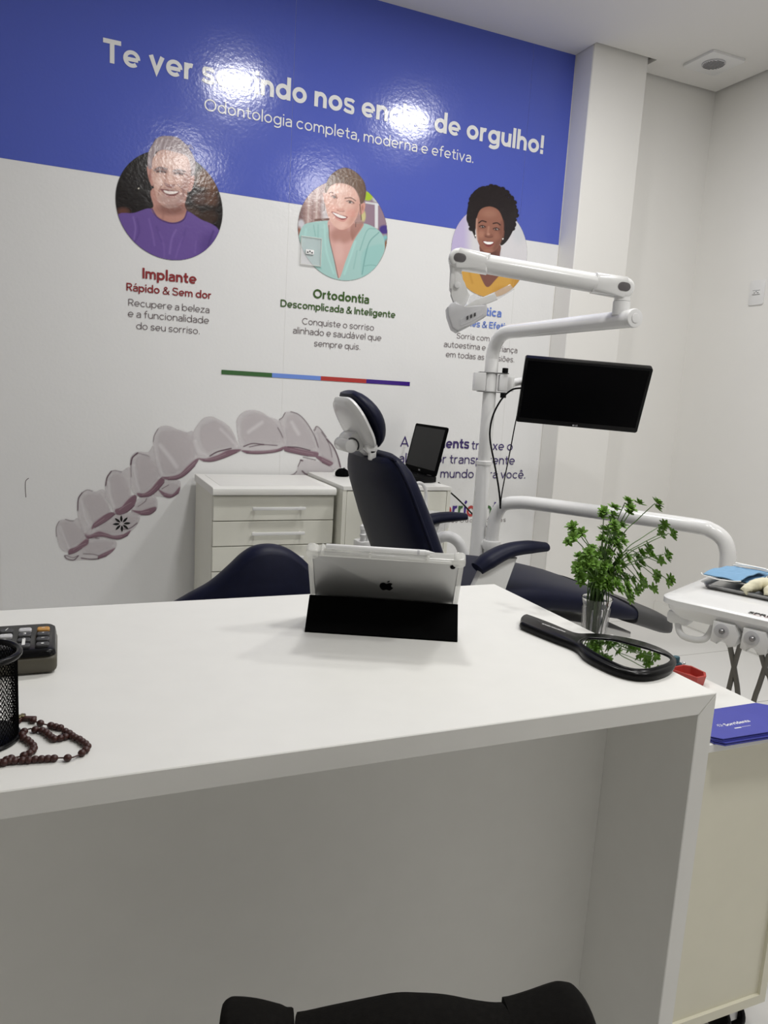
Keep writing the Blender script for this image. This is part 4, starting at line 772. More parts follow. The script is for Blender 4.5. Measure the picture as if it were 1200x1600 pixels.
for u0 in (-.002, Wd - .018): slab(bm, u0, u0 + .020, Hd - .017, Hd + .003, -.011, .0045, .006, .002)
for u0 in (.022, .098, .19): slab(bm, u0, u0 + .005, Hd - .009, Hd + .0045, -.010, .0045, .002, .001)
finish('clear_case', bm, M['clear_plastic'], t, label='clear protective bumper case')
bm = NB(); slab(bm, .0085, Wd - .0085, .0065, Hd - .0105, -.0078, -.0072, .008, 0); finish('screen', bm, M['screen_black'], t)
bm = NB()
cu_, cv = .1285, .094
ap = [(0, .006), (.0035, .0085), (.0075, .0085), (.0100, .0065), (.0085, .0045), (.0078, .0015), (.0088, -.0018), (.0112, -.0036), (.0092, -.0078), (.0062, -.0112), (.0035, -.0112), (0, -.0098), (-.0035, -.0112), (-.0062, -.0112), (-.0092, -.0078), (-.0112, -.002), (-.0108, .0035), (-.0082, .0075), (-.004, .0086)]
app = [(p.x, p.y) for p in crom([(a, b, 0) for a, b in ap], 3, True)]
poly(bm, [LP(cu_ + a, cv + b, .0006) for a, b in app])
leaf_ = [(.0004, .0098), (.0016, .0128), (.0048, .0152), (.0050, .0128), (.0034, .0106)]
poly(bm, [LP(cu_ + a, cv + b, .0006) for a, b in leaf_])
finish('fruit_emblem', bm, M['screen_black'], t, smooth=False, label='black bitten fruit emblem')
bm = NB(); cyl(bm, LP(Wd - .017, Hd - .021, 0), LP(Wd - .017, Hd - .021, .0018), .0042, seg=20, bev=.0005)
finish('camera_lens', bm, M['screen_black'], t)
bm = NB(); fl = [TP(-.0015, 0, .003), TP(Wd + .0005, 0, .003), TP(Wd + .0005, .0462, .0515), TP(-.0015, .0462, .0515)]
nf = (fl[1] - fl[0]).cross(fl[3] - fl[0]).normalized()
loft(bm, [fl, [p - nf * .0035 for p in fl]])
fb = [TP(-.0015, .0005, 0.0005), TP(Wd + .0005, .0005, .0005), TP(Wd + .0005, .092, .0005), TP(-.0015, .092, .0005)]
loft(bm, [fb, [p + up * .003 for p in fb]])
finish('stand_cover', bm, M['matte_black'], t, label='matte black folding cover', smooth=False)
t = thing('stylus', 'white stylus pen slotted along the top edge of the tablet case', 'stylus', LP(.03, Hd - .004, .004), math.atan2(dx.y, dx.x))
bm = NB(); cyl(bm, LP(.030, Hd + .0068, -.003), LP(.188, Hd + .0068, -.003), .0044, seg=16, bev=.001); finish('barrel', bm, M['white_plastic'], t)
bm = NB(); cyl(bm, LP(.175, Hd + .0068, -.003), LP(.1785, Hd + .0068, -.003), .0046, seg=16); finish('band', bm, M['grey_plastic'], t)
bm = NB(); cyl(bm, LP(.188, Hd + .0068, -.003), LP(.203, Hd + .0068, -.003), .0042, .0008, seg=16); finish('tip', bm, M['white_plastic'], t)

# ------------------------------------------------------------------ hand mirror
t = thing('hand_mirror', 'black framed hand mirror with long handle lying near the desk corner', 'mirror', (.79, .93, DZ))
outl = [(p.x, p.y) for p in crom([(a, b, 0) for a, b in MIRROR_OUT], 4, True)]; gl = [(p.x, p.y) for p in crom([(a, b, 0) for a, b in MIRROR_GLASS], 4, True)]
ctr = Vector((.806, .875))
def shr(P, k, side): return [(a, b) for a, b in P]
bm = NB()
def ring(z, d):
    P = [Vector(p) for p in outl]; n = len(P); o = []
    area = sum(P[i].x * P[(i + 1) % n].y - P[(i + 1) % n].x * P[i].y for i in range(n)); sg = 1 if area > 0 else -1
    for i in range(n):
        tg = (P[(i + 1) % n] - P[i - 1]).normalized(); nn = Vector((tg.y, -tg.x)) * sg
        q = P[i] - nn * d; o.append((q.x, q.y, DZ + z))
    return o
loft(bm, [ring(.0008, .0040), ring(.0025, .001), ring(.006, 0), ring(.010, 0.0004), ring(.0125, .002), ring(.0135, .0045)])
o = finish('frame', bm, M['black_plastic'], t, label='glossy black frame and handle')
bm = NB(); prism(bm, gl, (0, 0, DZ + .0135), (1, 0, 0), (0, 1, 0), .0006); finish('mirror_plate', bm, M['mirror_glass'], t)
bm = NB(); n = len(gl); r1 = [(a, b, DZ + .0205) for a, b in gl]; r2 = [(a, b, DZ + .0245) for a, b in gl]
cg = Vector((sum(p[0] for p in gl) / n, sum(p[1] for p in gl) / n))
sc_ = lambda k, z: [(cg.x + (a - cg.x) * k, cg.y + (b - cg.y) * k, DZ + z) for a, b in gl]
loft(bm, [sc_(1.0, .013), sc_(1.005, .0155), sc_(1.03, .0163), sc_(1.07, .0158), sc_(1.11, .0130)], cap=False)
finish('rim', bm, M['black_plastic'], t)
bm = NB(); a0, a1 = Vector((0.7880, 1.0120, DZ + .0142)), Vector((0.7750, 1.0620, DZ + .0142))
add_text(bm, 'MAGNIFYING MIRROR', a0, a1 - a0, up.cross(a1 - a0), (a1 - a0).length, 1.1, .02)
finish('printed_words', bm, M['ink_white'], t, smooth=False)

# ------------------------------------------------------------------ calculator, pen cup, rosary on the left
t = thing('calculator', 'black keyed calculator with a brown body and one orange key behind the mesh cup', 'calculator', (-.09, 1.11, DZ))
bm = NB(); box(bm, -.185, -.008, 1.055, 1.17, DZ + .001, DZ + .026, .008, 3); finish('body', bm, M['brown_plastic'], t, label='olive brown lower body')
bm = NB()
tp = rrect(.177, .113, .012)
loft(bm, [[(-.0975 + a, 1.1125 + b, DZ + .0255) for a, b in tp], [(-.0975 + a * .98, 1.1125 + b * .98, DZ + .031 + (b + .057) * .03) for a, b in tp], [(-.0975 + a * .95, 1.1125 + b * .95, DZ + .033 + (b + .057) * .03) for a, b in tp]])
finish('top_plate', bm, M['black_plastic'], t)
def ktop(y): return DZ + .033 + (y - 1.0555) * .03
key0 = None
for r in range(4):
    for c in range(6):
        x, y = -.026 - c * .0235, 1.076 + r * .0205
        org = r == 3 and c == 0
        bm = NB(); prism(bm, rrect(.0165, .0125, .003, 3), (x, y, ktop(y) - .001), (1, 0, 0), (0, 1, .03), .005, .0012, 1)
        k_ = finish('key', bm, M['orange_key'] if org else M['grey_plastic' if (r + c) % 5 == 4 else 'dark_grey'], t, label='orange key' if org else None)
        bm = NB(); add_text(bm, ('.=+-', '123x', '456/', '789C', '0M%R', 'T<>A')[c][r], (x - .002, y - .0025, ktop(y) + .0042), (1, 0, 0), (0, 1, .03), .004, 1.0, .01)
        finish('key_mark', bm, M['ink_white'], k_, smooth=False)

t = thing('pen_cup', 'black wire mesh pen cup at the left edge of the desk', 'pen cup', (-.086, .874, DZ))
R0, H0 = .0395, .098
bm = NB(); nu, nv = 60, 30; vs = {}
def cv_(i, j):
    k = (i % (2 * nu), j)
    if k not in vs:
        a = PI * (i % (2 * nu)) / nu; vs[k] = bm.verts.new((math.cos(a) * R0, math.sin(a) * R0, .004 + (H0 - .006) * j / nv))
    return vs[k]
for j in range(0, nv - 1):
    for i in range(2 * nu):
        if (i + j) % 2 == 0 and j + 2 <= nv: bm.faces.new((cv_(i, j), cv_(i + 1, j + 1), cv_(i, j + 2), cv_(i - 1, j + 1)))
o = finish('mesh_wall', bm, M['matte_black'], t, world=False, smooth=False)
md = o.modifiers.new('wire', 'WIREFRAME'); md.thickness = .0011; md.use_even_offset = False; md.use_replace = True
bm = NB(); tube(bm, [(math.cos(a) * .0418, math.sin(a) * .0418, H0) for a in [2 * PI * k / 48 for k in range(49)]], .0036, 10, 1, False); finish('rim', bm, M['black_plastic'], t, world=False)
bm = NB(); lathe(bm, [(.0415, 0), (.0425, .003), (.041, .005), (.036, .006)], (0, 0, .0005), seg=40); finish('base', bm, M['black_plastic'], t, world=False)

t = thing('rosary', 'dark brown wooden bead rosary with cross beside the mesh pen cup', 'rosary', (-.02, .85, DZ))
bm = NB()
for P in ROSARY_CORD: tube(bm, [(x, y, DZ + .0036) for x, y, z in P], .0009, 6, 3)
tube(bm, [(ROSARY_CROSS[0] + .006, ROSARY_CROSS[1], DZ + .003), (ROSARY_CORD[0][0][0], ROSARY_CORD[0][0][1], DZ + .0036)], .0012, 6, 2)
finish('cord', bm, M['wood_bead'], t)
bead = None
for P in ROSARY_BEADS:
    for i, (x, y, z) in enumerate(P):
        if bead is None:
            bm = NB(); sphere(bm, (0, 0, 0), .0042, (1, 1, .9), 14, 10); bead = finish('bead', bm, M['wood_bead'], t, world=False); b = bead
        else:
            b = bead.copy(); COL.objects.link(b); b.parent = t
        b.location = Vector((x, y, DZ + .0036)) - t.location
bm = NB(); cx, cy = ROSARY_CROSS[0], ROSARY_CROSS[1]; Rz = Matrix.Translation((cx, cy, DZ)) @ Matrix.Rotation(math.radians(-18), 4, 'Z')
box(bm, -.014, .014, -.0028, .0028, .0005, .0055, .0008, 1, Rz); box(bm, -.0062, -.0006, -.009, .009, .0004, .0056, .0008, 1, Rz)
finish('cross', bm, M['wood_bead'], t, label='small wooden cross')
bm = NB(); box(bm, -.008, .001, -.0022, .0022, .0055, .0072, .0006, 1, Rz); box(bm, -.0045, -.0018, -.006, .006, .0055, .007, .0006, 1, Rz)
finish('crucifix_figure', bm, mat('brass', (.22, .19, .10), .4, metal=.6), t, label='brass inlay on the cross')

# ------------------------------------------------------------------ glass vase with artificial plant
VX, VY = .962, 1.15
t = thing('vase', 'small clear glass vase holding green sprigs behind the desk edge', 'vase', (VX, VY, TZ))
bm = NB(); prof = [(.0215, 0), (.0225, .004), (.021, .03), (.0225, .09), (.0255, .135), (.029, .150), (.0302, .1525), (.0285, .1525), (.0238, .135), (.0205, .09), (.019, .03), (.018, .016), (.001, .014)]
lathe(bm, prof, (VX, VY, TZ + .0006), seg=20)
finish('glass_body', bm, M['glass'], t, angle=25)
bm = NB()
for k in range(10):
    a = 2 * PI * k / 10; tube(bm, [(VX + math.cos(a) * r, VY + math.sin(a) * r, TZ + z) for r, z in ((.0218, .02), (.0225, .06), (.0245, .11), (.0262, .134))], .0016, 6, 3)
finish('glass_rib', bm, M['glass'], t)
t = thing('artificial_plant', 'bunch of green artificial sprigs with rosette leaves in the glass vase', 'plant', (VX, VY, TZ))
bs, bl = NB(), NB(); mouth = Vector((VX, VY, TZ + .150))
rr_ = random.Random(11)
def rosette(c, ax, s):
    xx, yy, zz = frame(ax)
    for lev, (nl, el, ln) in enumerate(((6, 15, 1.0), (5, 42, .85), (3, 70, .6))):
        for k in range(nl):
            a = 2 * PI * (k + lev * .5) / nl + rr_.uniform(-.2, .2); e = math.radians(el + rr_.uniform(-10, 10))
            d = (xx * math.cos(a) + yy * math.sin(a)) * math.cos(e) + zz * math.sin(e); sd = zz.cross(d).normalized() if abs(d.dot(zz)) < .98 else xx
            nn = d.cross(sd).normalized(); L = s * ln * rr_.uniform(.85, 1.1); wd = s * .26
            v = [c - d * .0004, c + d * L * .45 + sd * wd + nn * .0006, c + d * L * .45 - sd * wd + nn * .0006, c + d * L * .85 + sd * wd * .7, c + d * L * .85 - sd * wd * .7, c + d * L * 1.05 - nn * .0012, c + d * L * .5 - nn * .0018]
            q = [bl.verts.new(p) for p in v]
            for f in ((0, 1, 6), (0, 6, 2), (1, 3, 5, 6), (6, 5, 4, 2), (0, 2, 1), (1, 2, 4, 3), (3, 4, 5)): bl.faces.new([q[i] for i in f])
for i, c in enumerate(PLANT_CLUSTERS):
    c = Vector(c); h = c - mouth; base = mouth + Vector((rr_.uniform(-.016, .016), rr_.uniform(-.016, .016), -.004)); low = Vector((VX + rr_.uniform(-.012, .012), VY + rr_.uniform(-.012, .012), TZ + .02))
    side = Vector((h.x, h.y, 0)).length
    mid = mouth + Vector((h.x * .34, h.y * .34, max(h.z * .62, .02 + side * .35)))
    tip = c - Vector((h.x, h.y, .03)).normalized() * .006
    tube(bs, [low, base, mid, (mid + tip) / 2 + Vector((0, 0, .004)), tip], [.0011, .0012, .0011, .001, .0009], 6, 5)
    ax = (Vector((h.x, h.y - .03, abs(h.z) * .6 + .03))).normalized()
    rosette(c, ax, .0150); 
    if i % 2 == 1: rosette(mid + Vector((rr_.uniform(-.008, .008), rr_.uniform(-.01, .01), rr_.uniform(-.004, .008))), (ax + Vector((0, -.6, .2))).normalized(), .0125)
    if i % 3 != 2: rosette(c + Vector((rr_.uniform(-.005, .005), rr_.uniform(-.006, .006), -.009)), ax, .0125)
finish('stem', bs, M['stem'], t); finish('foliage', bl, M['leaf'], t, angle=60)

# ------------------------------------------------------------------ black chair in front
A = Vector((.138, .596, 0)); u = Vector((.442 - .138, .51 - .596, 0)).normalized(); nv_ = Vector((-u.y, u.x, 0))
t = thing('chair', 'black fabric chair with winged backrest in front of the desk, cut by the picture edge', 'chair', (A + u * .158 - nv_ * .2), math.atan2(u.y, u.x))
def CP(a, z, d): return A + u * a + nv_ * d + up * z
tops = [(p.x, p.y) for p in crom([(a, b, 0) for a, b in CHAIR_TOP], 4)]
tops = [p for p in tops if -.012 <= p[0] <= .335]
def pad(name, a0, a1, d0, d1, puff, label=None):
    pts = [p for p in tops if a0 <= p[0] <= a1]; loops = []
    for k in range(9):
        f = k / 8; d = d0 + (d1 - d0) * f; ins = puff * (1 - math.sin(PI * min(max(f, .0), 1.0)) ** .5)
        am = (pts[0][0] + pts[-1][0]) / 2
        L = [CP(am + (p[0] - am) * (1 - ins * 2.2), p[1] - ins * .35, d) for p in pts]
        L += [CP(am + (pts[-1][0] - am) * (1 - ins * 2.2), .30, d), CP(am + (pts[0][0] - am) * (1 - ins * 2.2), .30, d)]
        loops.append(L)
    return finish(name, loft(NB(), loops), M['black_fabric'], t, label=label, angle=70)
x1_, x2_ = CHAIR_TOP[5][0], CHAIR_TOP[12][0]
pad('backrest', x1_ - .001, x2_ + .001, -.045, .012, .03)
pad('side_wing', tops[0][0], x1_ + .0005, -.05, .018, .03); pad('side_wing', x2_ - .0005, .335, -.05, .018, .03)
Mx = Matrix.Translation(A + u * .158) @ Matrix.Rotation(math.atan2(u.y, u.x), 4, 'Z')
finish('seat', box(NB(), -.17, .17, -.40, -.048, .27, .33, .025, 3, Mx), M['black_fabric'], t)
for sx_ in (-.145, .145):
    for sy_ in (-.36, -.09):
        finish('leg', cyl(NB(), Mx @ Vector((sx_ * 1.08, sy_ * 1.03, 0)), Mx @ Vector((sx_, sy_, .275)), .011, .013, 14), M['black_plastic'], t)

# ------------------------------------------------------------------ cabinets at the back wall
CX0, CX1, CY0, CY1, CZ = .513, .985, 2.775, 3.17, .767
t = thing('drawer_cabinet', 'white drawer cabinet with long bar handles standing left of the dental chair', 'cabinet', (.75, 2.97, 0))
bm = NB(); lip = [(CY0 - .012, CZ - .030), (CY0 - .018, CZ - .026), (CY0 - .020, CZ - .015), (CY0 - .017, CZ - .005), (CY0 - .008, CZ), (CY1, CZ), (CY1, CZ - .03)]
prism(bm, lip, (CX0 - .006, 0, 0), (0, 1, 0), (0, 0, 1), CX1 - CX0 + .008, .0015, 1)
finish('cabinet_top', bm, M['white_laminate'], t)
bm = NB(); box(bm, CX0 + .03, CX1 - .03, CY0 + .03, CY1 - .03, CZ - .0002, CZ + .0012, .0005, 1); finish('top_mat', bm, M['white_laminate'], t)
finish('body', box(NB(), CX0, CX1, CY0 + .018, CY1, .09, CZ - .03), M['cream_laminate'], t)
zs = [.7345, .638, .5417, .4455, .27, .095]
for k in range(5):
    d = finish('drawer', box(NB(), CX0 + .001, CX1 - .001, CY0, CY0 + .0175, zs[k + 1] + .0015, zs[k] - .0015, .0015, 1), M['cream_laminate'], t)
    bm = NB(); zc = (zs[k] + zs[k + 1]) / 2 + (.002 if k < 3 else .05)
    box(bm, .655, .862, CY0 - .028, CY0 - .019, zc - .006, zc + .006, .002, 2)
    for x in (.668, .849): cyl(bm, (x, CY0 - .02, zc), (x, CY0, zc), .004, seg=12)
    finish('handle', bm, M['white_enamel'], d, label='long white bar handle')
for x in (CX0 + .05, CX1 - .05):
    for y in (CY0 + .06, CY1 - .05):
        bm = NB(); cyl(bm, (x - .012, y, .03), (x + .012, y, .03), .03, seg=20, bev=.004); cyl(bm, (x, y, .03), (x, y, .09), .008, seg=10); finish('caster', bm, M['black_plastic'], t)

EX0, EX1, EY0, EY1, EZ = .998, 1.468, 2.715, 3.18, .78
t = thing('cabinet', 'white two-door cabinet under the open laptop behind the dental chair', 'cabinet', (1.25, 2.95, 0))
finish('cabinet_top', box(NB(), EX0, EX1, EY0, EY1, EZ - .016, EZ, .0012, 1), M['white_laminate'], t)
bm = NB()
for xs in ((EX0, EX0 + .016), (EX1 - .016, EX1)): box(bm, xs[0], xs[1], EY0 + .002, EY1, 0, EZ - .016)
box(bm, EX0 + .016, EX1 - .016, EY0 + .002, EY1, 0, .07); box(bm, EX0 + .016, EX1 - .016, EY0 + .02, EY1, .07, EZ - .016)
finish('body', bm, M['cream_laminate'], t)
xm = (EX0 + EX1) / 2
for a, b, s in ((EX0 + .018, xm - .0015, 1), (xm + .0015, EX1 - .018, -1)):
    d = finish('door', box(NB(), a, b, EY0 + .002, EY0 + .0195, .073, EZ - .019, .0015, 1), M['cream_laminate'], t)
    hx = b - .03 if s > 0 else a + .03
    bm = NB(); box(bm, hx - .005, hx + .005, EY0 - .026, EY0 - .018, .42, .56, .002, 1)
    for z in (.435, .545): cyl(bm, (hx, EY0 - .02, z), (hx, EY0 + .002, z), .004, seg=10)
    finish('handle', bm, M['white_enamel'], d)

# laptop: its screen turned towards the chair, keyboard half behind the backrest
HX, HY0, HY1 = 1.440, 2.825, 3.135
t = thing('laptop', 'open black laptop on the white cabinet behind the dental chair', 'laptop', (HX - .1, 2.98, EZ))
finish('base', box(NB(), HX - .225, HX + .014, HY0, HY1, EZ + .003, EZ + .027, .004, 2), M['black_plastic'], t)
bm = NB(); box(bm, HX - .20, HX - .09, HY0 + .02, HY1 - .02, EZ + .0268, EZ + .0285)
for r in range(5):
    for c in range(14):
        box(bm, HX - .105 - r * .0185, HX - .089 - r * .0185, HY0 + .022 + c * .0186, HY0 + .0385 + c * .0186, EZ + .028, EZ + .0305, .001, 1)
finish('keyboard', bm, M['matte_black'], t)
tl = math.radians(12); ldv = Vector((math.sin(tl), 0, math.cos(tl))); lh = Vector((HX + .004, HY0, EZ + .028))
def LPt(y, v, n): return lh + Vector((0, y, 0)) + ldv * v + Vector((-math.cos(tl), 0, math.sin(tl))) * n
W_, H_ = HY1 - HY0, .212
bm = NB(); prism(bm, [(W_ / 2 + a, H_ / 2 + b) for a, b in rrect(W_, H_, .008)], LPt(0, 0, -.010), (0, 1, 0), ldv, .0, .0) if False else None
loft(bm, [[LPt(W_ / 2 + a, H_ / 2 + b, n) for a, b in rrect(W_ - i, H_ - i, .008)] for n, i in ((-.011, .006), (-.009, .001), (-.001, 0), (0, .002))])
finish('lid', bm, M['matte_black'], t)
bm = NB(); poly(bm, [LPt(.012, .022, .0006), LPt(W_ - .012, .022, .0006), LPt(W_ - .012, H_ - .012, .0006), LPt(.012, H_ - .012, .0006)])
finish('screen', bm, M['laptop_screen'], t)
bm = NB(); c = LPt(W_ / 2, .011, .0008)
add_text(bm, 'DELL', LPt(W_ / 2 + .009, .008, .0008), (0, -1, 0), ldv, .018, 1.0, .01)
finish('maker_mark', bm, M['grey_plastic'], t, smooth=False, label='small grey maker mark under the screen')
bm = NB()
for y in (.05, W_ - .05): cyl(bm, LPt(y - .02, -.004, -.004), LPt(y + .02, -.004, -.004), .0065, seg=14)
finish('hinge', bm, M['black_plastic'], t)
bm = NB(); cyl(bm, LPt(.012, -.012, -.002), LPt(.022, -.012, -.002), .011, seg=14, bev=.002)
finish('hinge_cap', bm, M['black_plastic'], t)
finish('power_cord', tube(NB(), CORD_LAPTOP, .0034, 10, 6), M['black_plastic'], t)
t = thing('mouse', 'small black computer mouse on the cabinet corner left of the chair', 'mouse', (1.105, 3.03, EZ))
bm = NB(); sphere(bm, (1.105, 3.03, EZ + .010), .03, (1.05, .85, .85), 20, 12)
for v in bm.verts:
    if v.co.z < EZ + .001: v.co.z = EZ + .001
finish('shell', bm, M['matte_black'], t)
bm = NB(); tube(bm, [(1.108, 3.005, EZ + .034), (1.112, 3.02, EZ + .0362), (1.113, 3.035, EZ + .0358)], .0022, 8, 4); finish('wheel', bm, M['black_plastic'], t)

# ------------------------------------------------------------------ dental chair
t = thing('dental_chair', 'navy vinyl dental chair with white shell and armrests, backrest raised', 'dental chair', (1.3, 2.05, 0))
bm = NB(); prism(bm, rrect(.80, .42, .08), (1.35, 2.05, 0), (1, 0, 0), (0, 1, 0), .06, .015); finish('base_plate', bm, M['white_enamel'], t)
bm = NB(); loft(bm, [[(1.33 + a, 2.05 + b, z) for a, b in rrect(w_, d_, .04)] for w_, d_, z in ((.34, .26, .06), (.30, .22, .20), (.30, .22, .44))]); finish('lift_column', bm, M['white_enamel'], t)
# profile of seat and leg rest in the xz plane
def zt(x):    # top of the cushion
    return .612 if x < 1.25 else .612 - (x - 1.25) ** 1.5 * .30
bm = NB()
loops = []
for k in range(15):
    f = k / 14; x = 1.0 + .70 * f; h = .10 - .03 * f; hw = .265 - .02 * f
    if k in (0, 14): h *= .7; hw -= .015
    if k in (1, 13): h *= .93; hw -= .004
    zc = zt(x) - (.10 - .03 * f) / 2; L = []
    for q in range(28):
        a = 2 * PI * q / 28; ca, sa = math.cos(a), math.sin(a); p = .42
        L.append((x, 2.05 + hw * math.copysign(abs(ca) ** p, ca), zc + h / 2 * math.copysign(abs(sa) ** .62, sa)))
    loops.append(L)
finish('seat_cushion', loft(bm, loops), M['navy_vinyl'], t, angle=60)
loops = []
for k in range(9):
    f = k / 8; x = 1.69 + .20 * f; h = .072; hw = .235 - .02 * f
    if k == 8: h *= .6; hw -= .03
    if k == 7: h *= .9; hw -= .008
    zc = zt(x) - .038; L = []
    for q in range(28):
        a = 2 * PI * q / 28; ca, sa = math.cos(a), math.sin(a)
        L.append((x, 2.05 + hw * math.copysign(abs(ca) ** .4, ca), zc + h / 2 * math.copysign(abs(sa) ** .55, sa)))
    loops.append(L)
finish('leg_rest', loft(NB(), loops), M['dark_grey'], t, angle=60, label='dark grey covered leg rest')
bm = NB(); prism(bm, [(.98, .47), (1.72, .395), (1.72, .415), (1.60, .445), (1.30, .505), (.98, .515)], (0, 2.23, 0), (1, 0, 0), (0, 0, 1), .36, .006)
finish('seat_frame', bm, M['white_enamel'], t)
# backrest
bd = Vector((-.122, 0, .285)).normalized(); bn = Vector((bd.z, 0, -bd.x))            # up along the back, out of its front
bo = Vector((1.012, 2.05, .55))
def bw(v):
    return float(np.interp(v, [0, .03, .10, .20, .30, .38, .42, .445, .458], [.20, .225, .235, .230, .222, .212, .196, .178, .14]))
def bt(v):
    return float(np.interp(v, [0, .05, .25, .40, .458], [.030, .040, .042, .036, .020]))
def backloop(v, front):
    w_, th = bw(v), bt(v); L = []
    for q in range(40):
        a = 2 * PI * q / 40; ca, sa = math.cos(a), math.sin(a)
        y = w_ * math.copysign(abs(ca) ** .55, ca)
        n = th * math.copysign(abs(sa) ** .7, sa) if sa > 0 else -th * 1.5 * (1 - abs(ca) ** 2.2)
        L.append(bo + bd * v + Vector((0, y, 0)) + bn * n)
    return L
VV = [0, .015, .04, .08, .14, .2, .26, .32, .37, .405, .43, .447, .457]
shell, front = NB(), NB()
def half(v, s):
    w_, th = bw(v), bt(v); L = []
    for q in range(25):
        a = PI * q / 24; ca, sa = math.cos(a), math.sin(a)
        if s > 0: L.append(bo + bd * v + Vector((0, (w_ + .003) * math.copysign(abs(ca) ** .5, ca), 0)) + bn * (th * 1.25 * abs(sa) ** .55))
        else: L.append(bo + bd * v + Vector((0, w_ * math.copysign(abs(ca) ** .75, ca), 0)) - bn * (th * 1.5 * abs(sa) ** 1.15))
    return L
loft(front, [half(v, 1) for v in VV]); loft(shell, [half(v, -1) for v in VV])
finish('backrest', front, M['navy_vinyl'], t, angle=60, label='navy front cushion of the backrest')
finish('back_cover', shell, M['navy_vinyl'], t, angle=60)
bm = NB(); P_ = []
for v in VV: P_.append(bo + bd * v + Vector((0, -bw(v) - .002, 0)) + bn * .001)
for v in reversed(VV): P_.append(bo + bd * v + Vector((0, bw(v) + .002, 0)) + bn * .001)
finish('piping', tube(bm, P_, .0038, 8, 3), M['navy_vinyl'], t)
bm = NB(); loft(bm, [[bo + bd * v + Vector((0, a, 0)) + bn * (b - .075) for a, b in rrect(w_, d_, .015)] for v, w_, d_ in ((-.06, .20, .06), (.02, .20, .07), (.09, .13, .05))]); finish('back_bracket', bm, M['white_enamel'], t)
# headrest
hd = Vector((-.085, 0, .145)).normalized(); hn = Vector((hd.z, 0, -hd.x)); hc_ = Vector((.794, 2.05, 1.062))
bm = NB(); loops = []
for k in range(13):
    f = k / 12; v = -.082 + .172 * f; s_ = math.sin(PI * min(max(.04 + .92 * f, 0), 1)) ** .42; L = []
    for q in range(28):
        a = 2 * PI * q / 28; ca, sa = math.cos(a), math.sin(a)
        L.append(hc_ + hd * v + Vector((0, .125 * s_ * math.copysign(abs(ca) ** .6, ca), 0)) + hn * ((.040 * s_ * sa ** 1 if sa > 0 else .012 * s_ * sa) + .006 * math.sin(PI * f)))
    loops.append(L)
finish('headrest', loft(bm, loops), M['navy_vinyl'], t, angle=60)
bm = NB(); loops = []
for n, k in ((-.013, 1.0), (-.020, 1.02), (-.030, .93), (-.036, .72)):
    loops.append([hc_ + hd * (.002 + b * k) + Vector((0, a * k, 0)) + hn * n for a, b in rrect(.215, .165, .07, 8)])
finish('headrest_shell', loft(bm, loops), M['white_enamel'], t, angle=35)
bm = NB()
for s in (-1, 1):
    P_ = [hc_ + hd * b + Vector((0, s * a, 0)) - hn * .032 for a, b in ((.045, .055), (.065, .02), (.06, -.02))]; tube(bm, P_, .004, 8, 4)
finish('shell_slot', bm, M['grey_plastic'], t)
bm = NB(); jc = Vector((.768, 2.05, 1.000))
cyl(bm, jc + Vector((.004, -.045, .004)), jc + Vector((.004, .045, .004)), .027, seg=28, bev=.006); cyl(bm, jc + Vector((-.014, -.050, -.008)), jc + Vector((-.014, .050, -.008)), .020, seg=24, bev=.004)
finish('headrest_joint', bm, M['white_enamel'], t)
bm = NB(); tube(bm, [jc + Vector((-.014 + .022 * math.cos(a), -.0475, -.008 + .022 * math.sin(a))) for a in (-.5, 0, .5, 1.0, 1.5, 2.0)], .0022, 8, 4); finish('joint_groove', bm, M['dark_grey'], t)
bm = NB(); tube(bm, [jc + Vector((.01, 0, .01)), jc + Vector((.032, 0, -.012)), Vector((.835, 2.05, .955)), Vector((.85, 2.05, .90))], .012, 12, 5, True, 2.2, (0, 1, 0)); finish('headrest_post', bm, M['white_enamel'], t)
bm = NB(); cyl(bm, (.806, 1.992, .990), (.806, 1.972, .990), .018, seg=22, bev=.004); cyl(bm, (.806, 2.05, .99), (.806, 1.99, .99), .012, seg=16); box(bm, .798, .820, 1.972, 1.986, .955, .985, .004, 2); finish('locking_knob', bm, M['white_enamel'], t)
# armrests
def arm(yc, pts, sup):
    bm = NB(); tube(bm, pts, [.017, .021, .020, .019, .018, .013], 16, 6, True, 1.75, (0, 1, 0))
    a = finish('armrest', bm, M['navy_vinyl'], t, angle=60)
    bm = NB(); prism(bm, sup, (0, yc + .012, 0), (1, 0, 0), (0, 0, 1), .024, .005); finish('armrest_support', bm, M['white_enamel'], a, label='white armrest support')
arm(1.75, [(1.045, 1.75, .686), (1.075, 1.75, .706), (1.12, 1.75, .728), (1.16, 1.75, .738), (1.21, 1.75, .742), (1.262, 1.75, .741)], [(1.055, .69), (1.015, .60), (1.01, .54), (1.10, .54), (1.125, .60), (1.165, .715), (1.12, .713)])
arm(2.35, [(1.11, 2.35, .672), (1.145, 2.35, .695), (1.19, 2.35, .711), (1.235, 2.35, .719), (1.28, 2.35, .722), (1.335, 2.35, .722)], [(1.12, .675), (1.085, .59), (1.08, .53), (1.17, .53), (1.195, .59), (1.235, .71), (1.19, .703)])

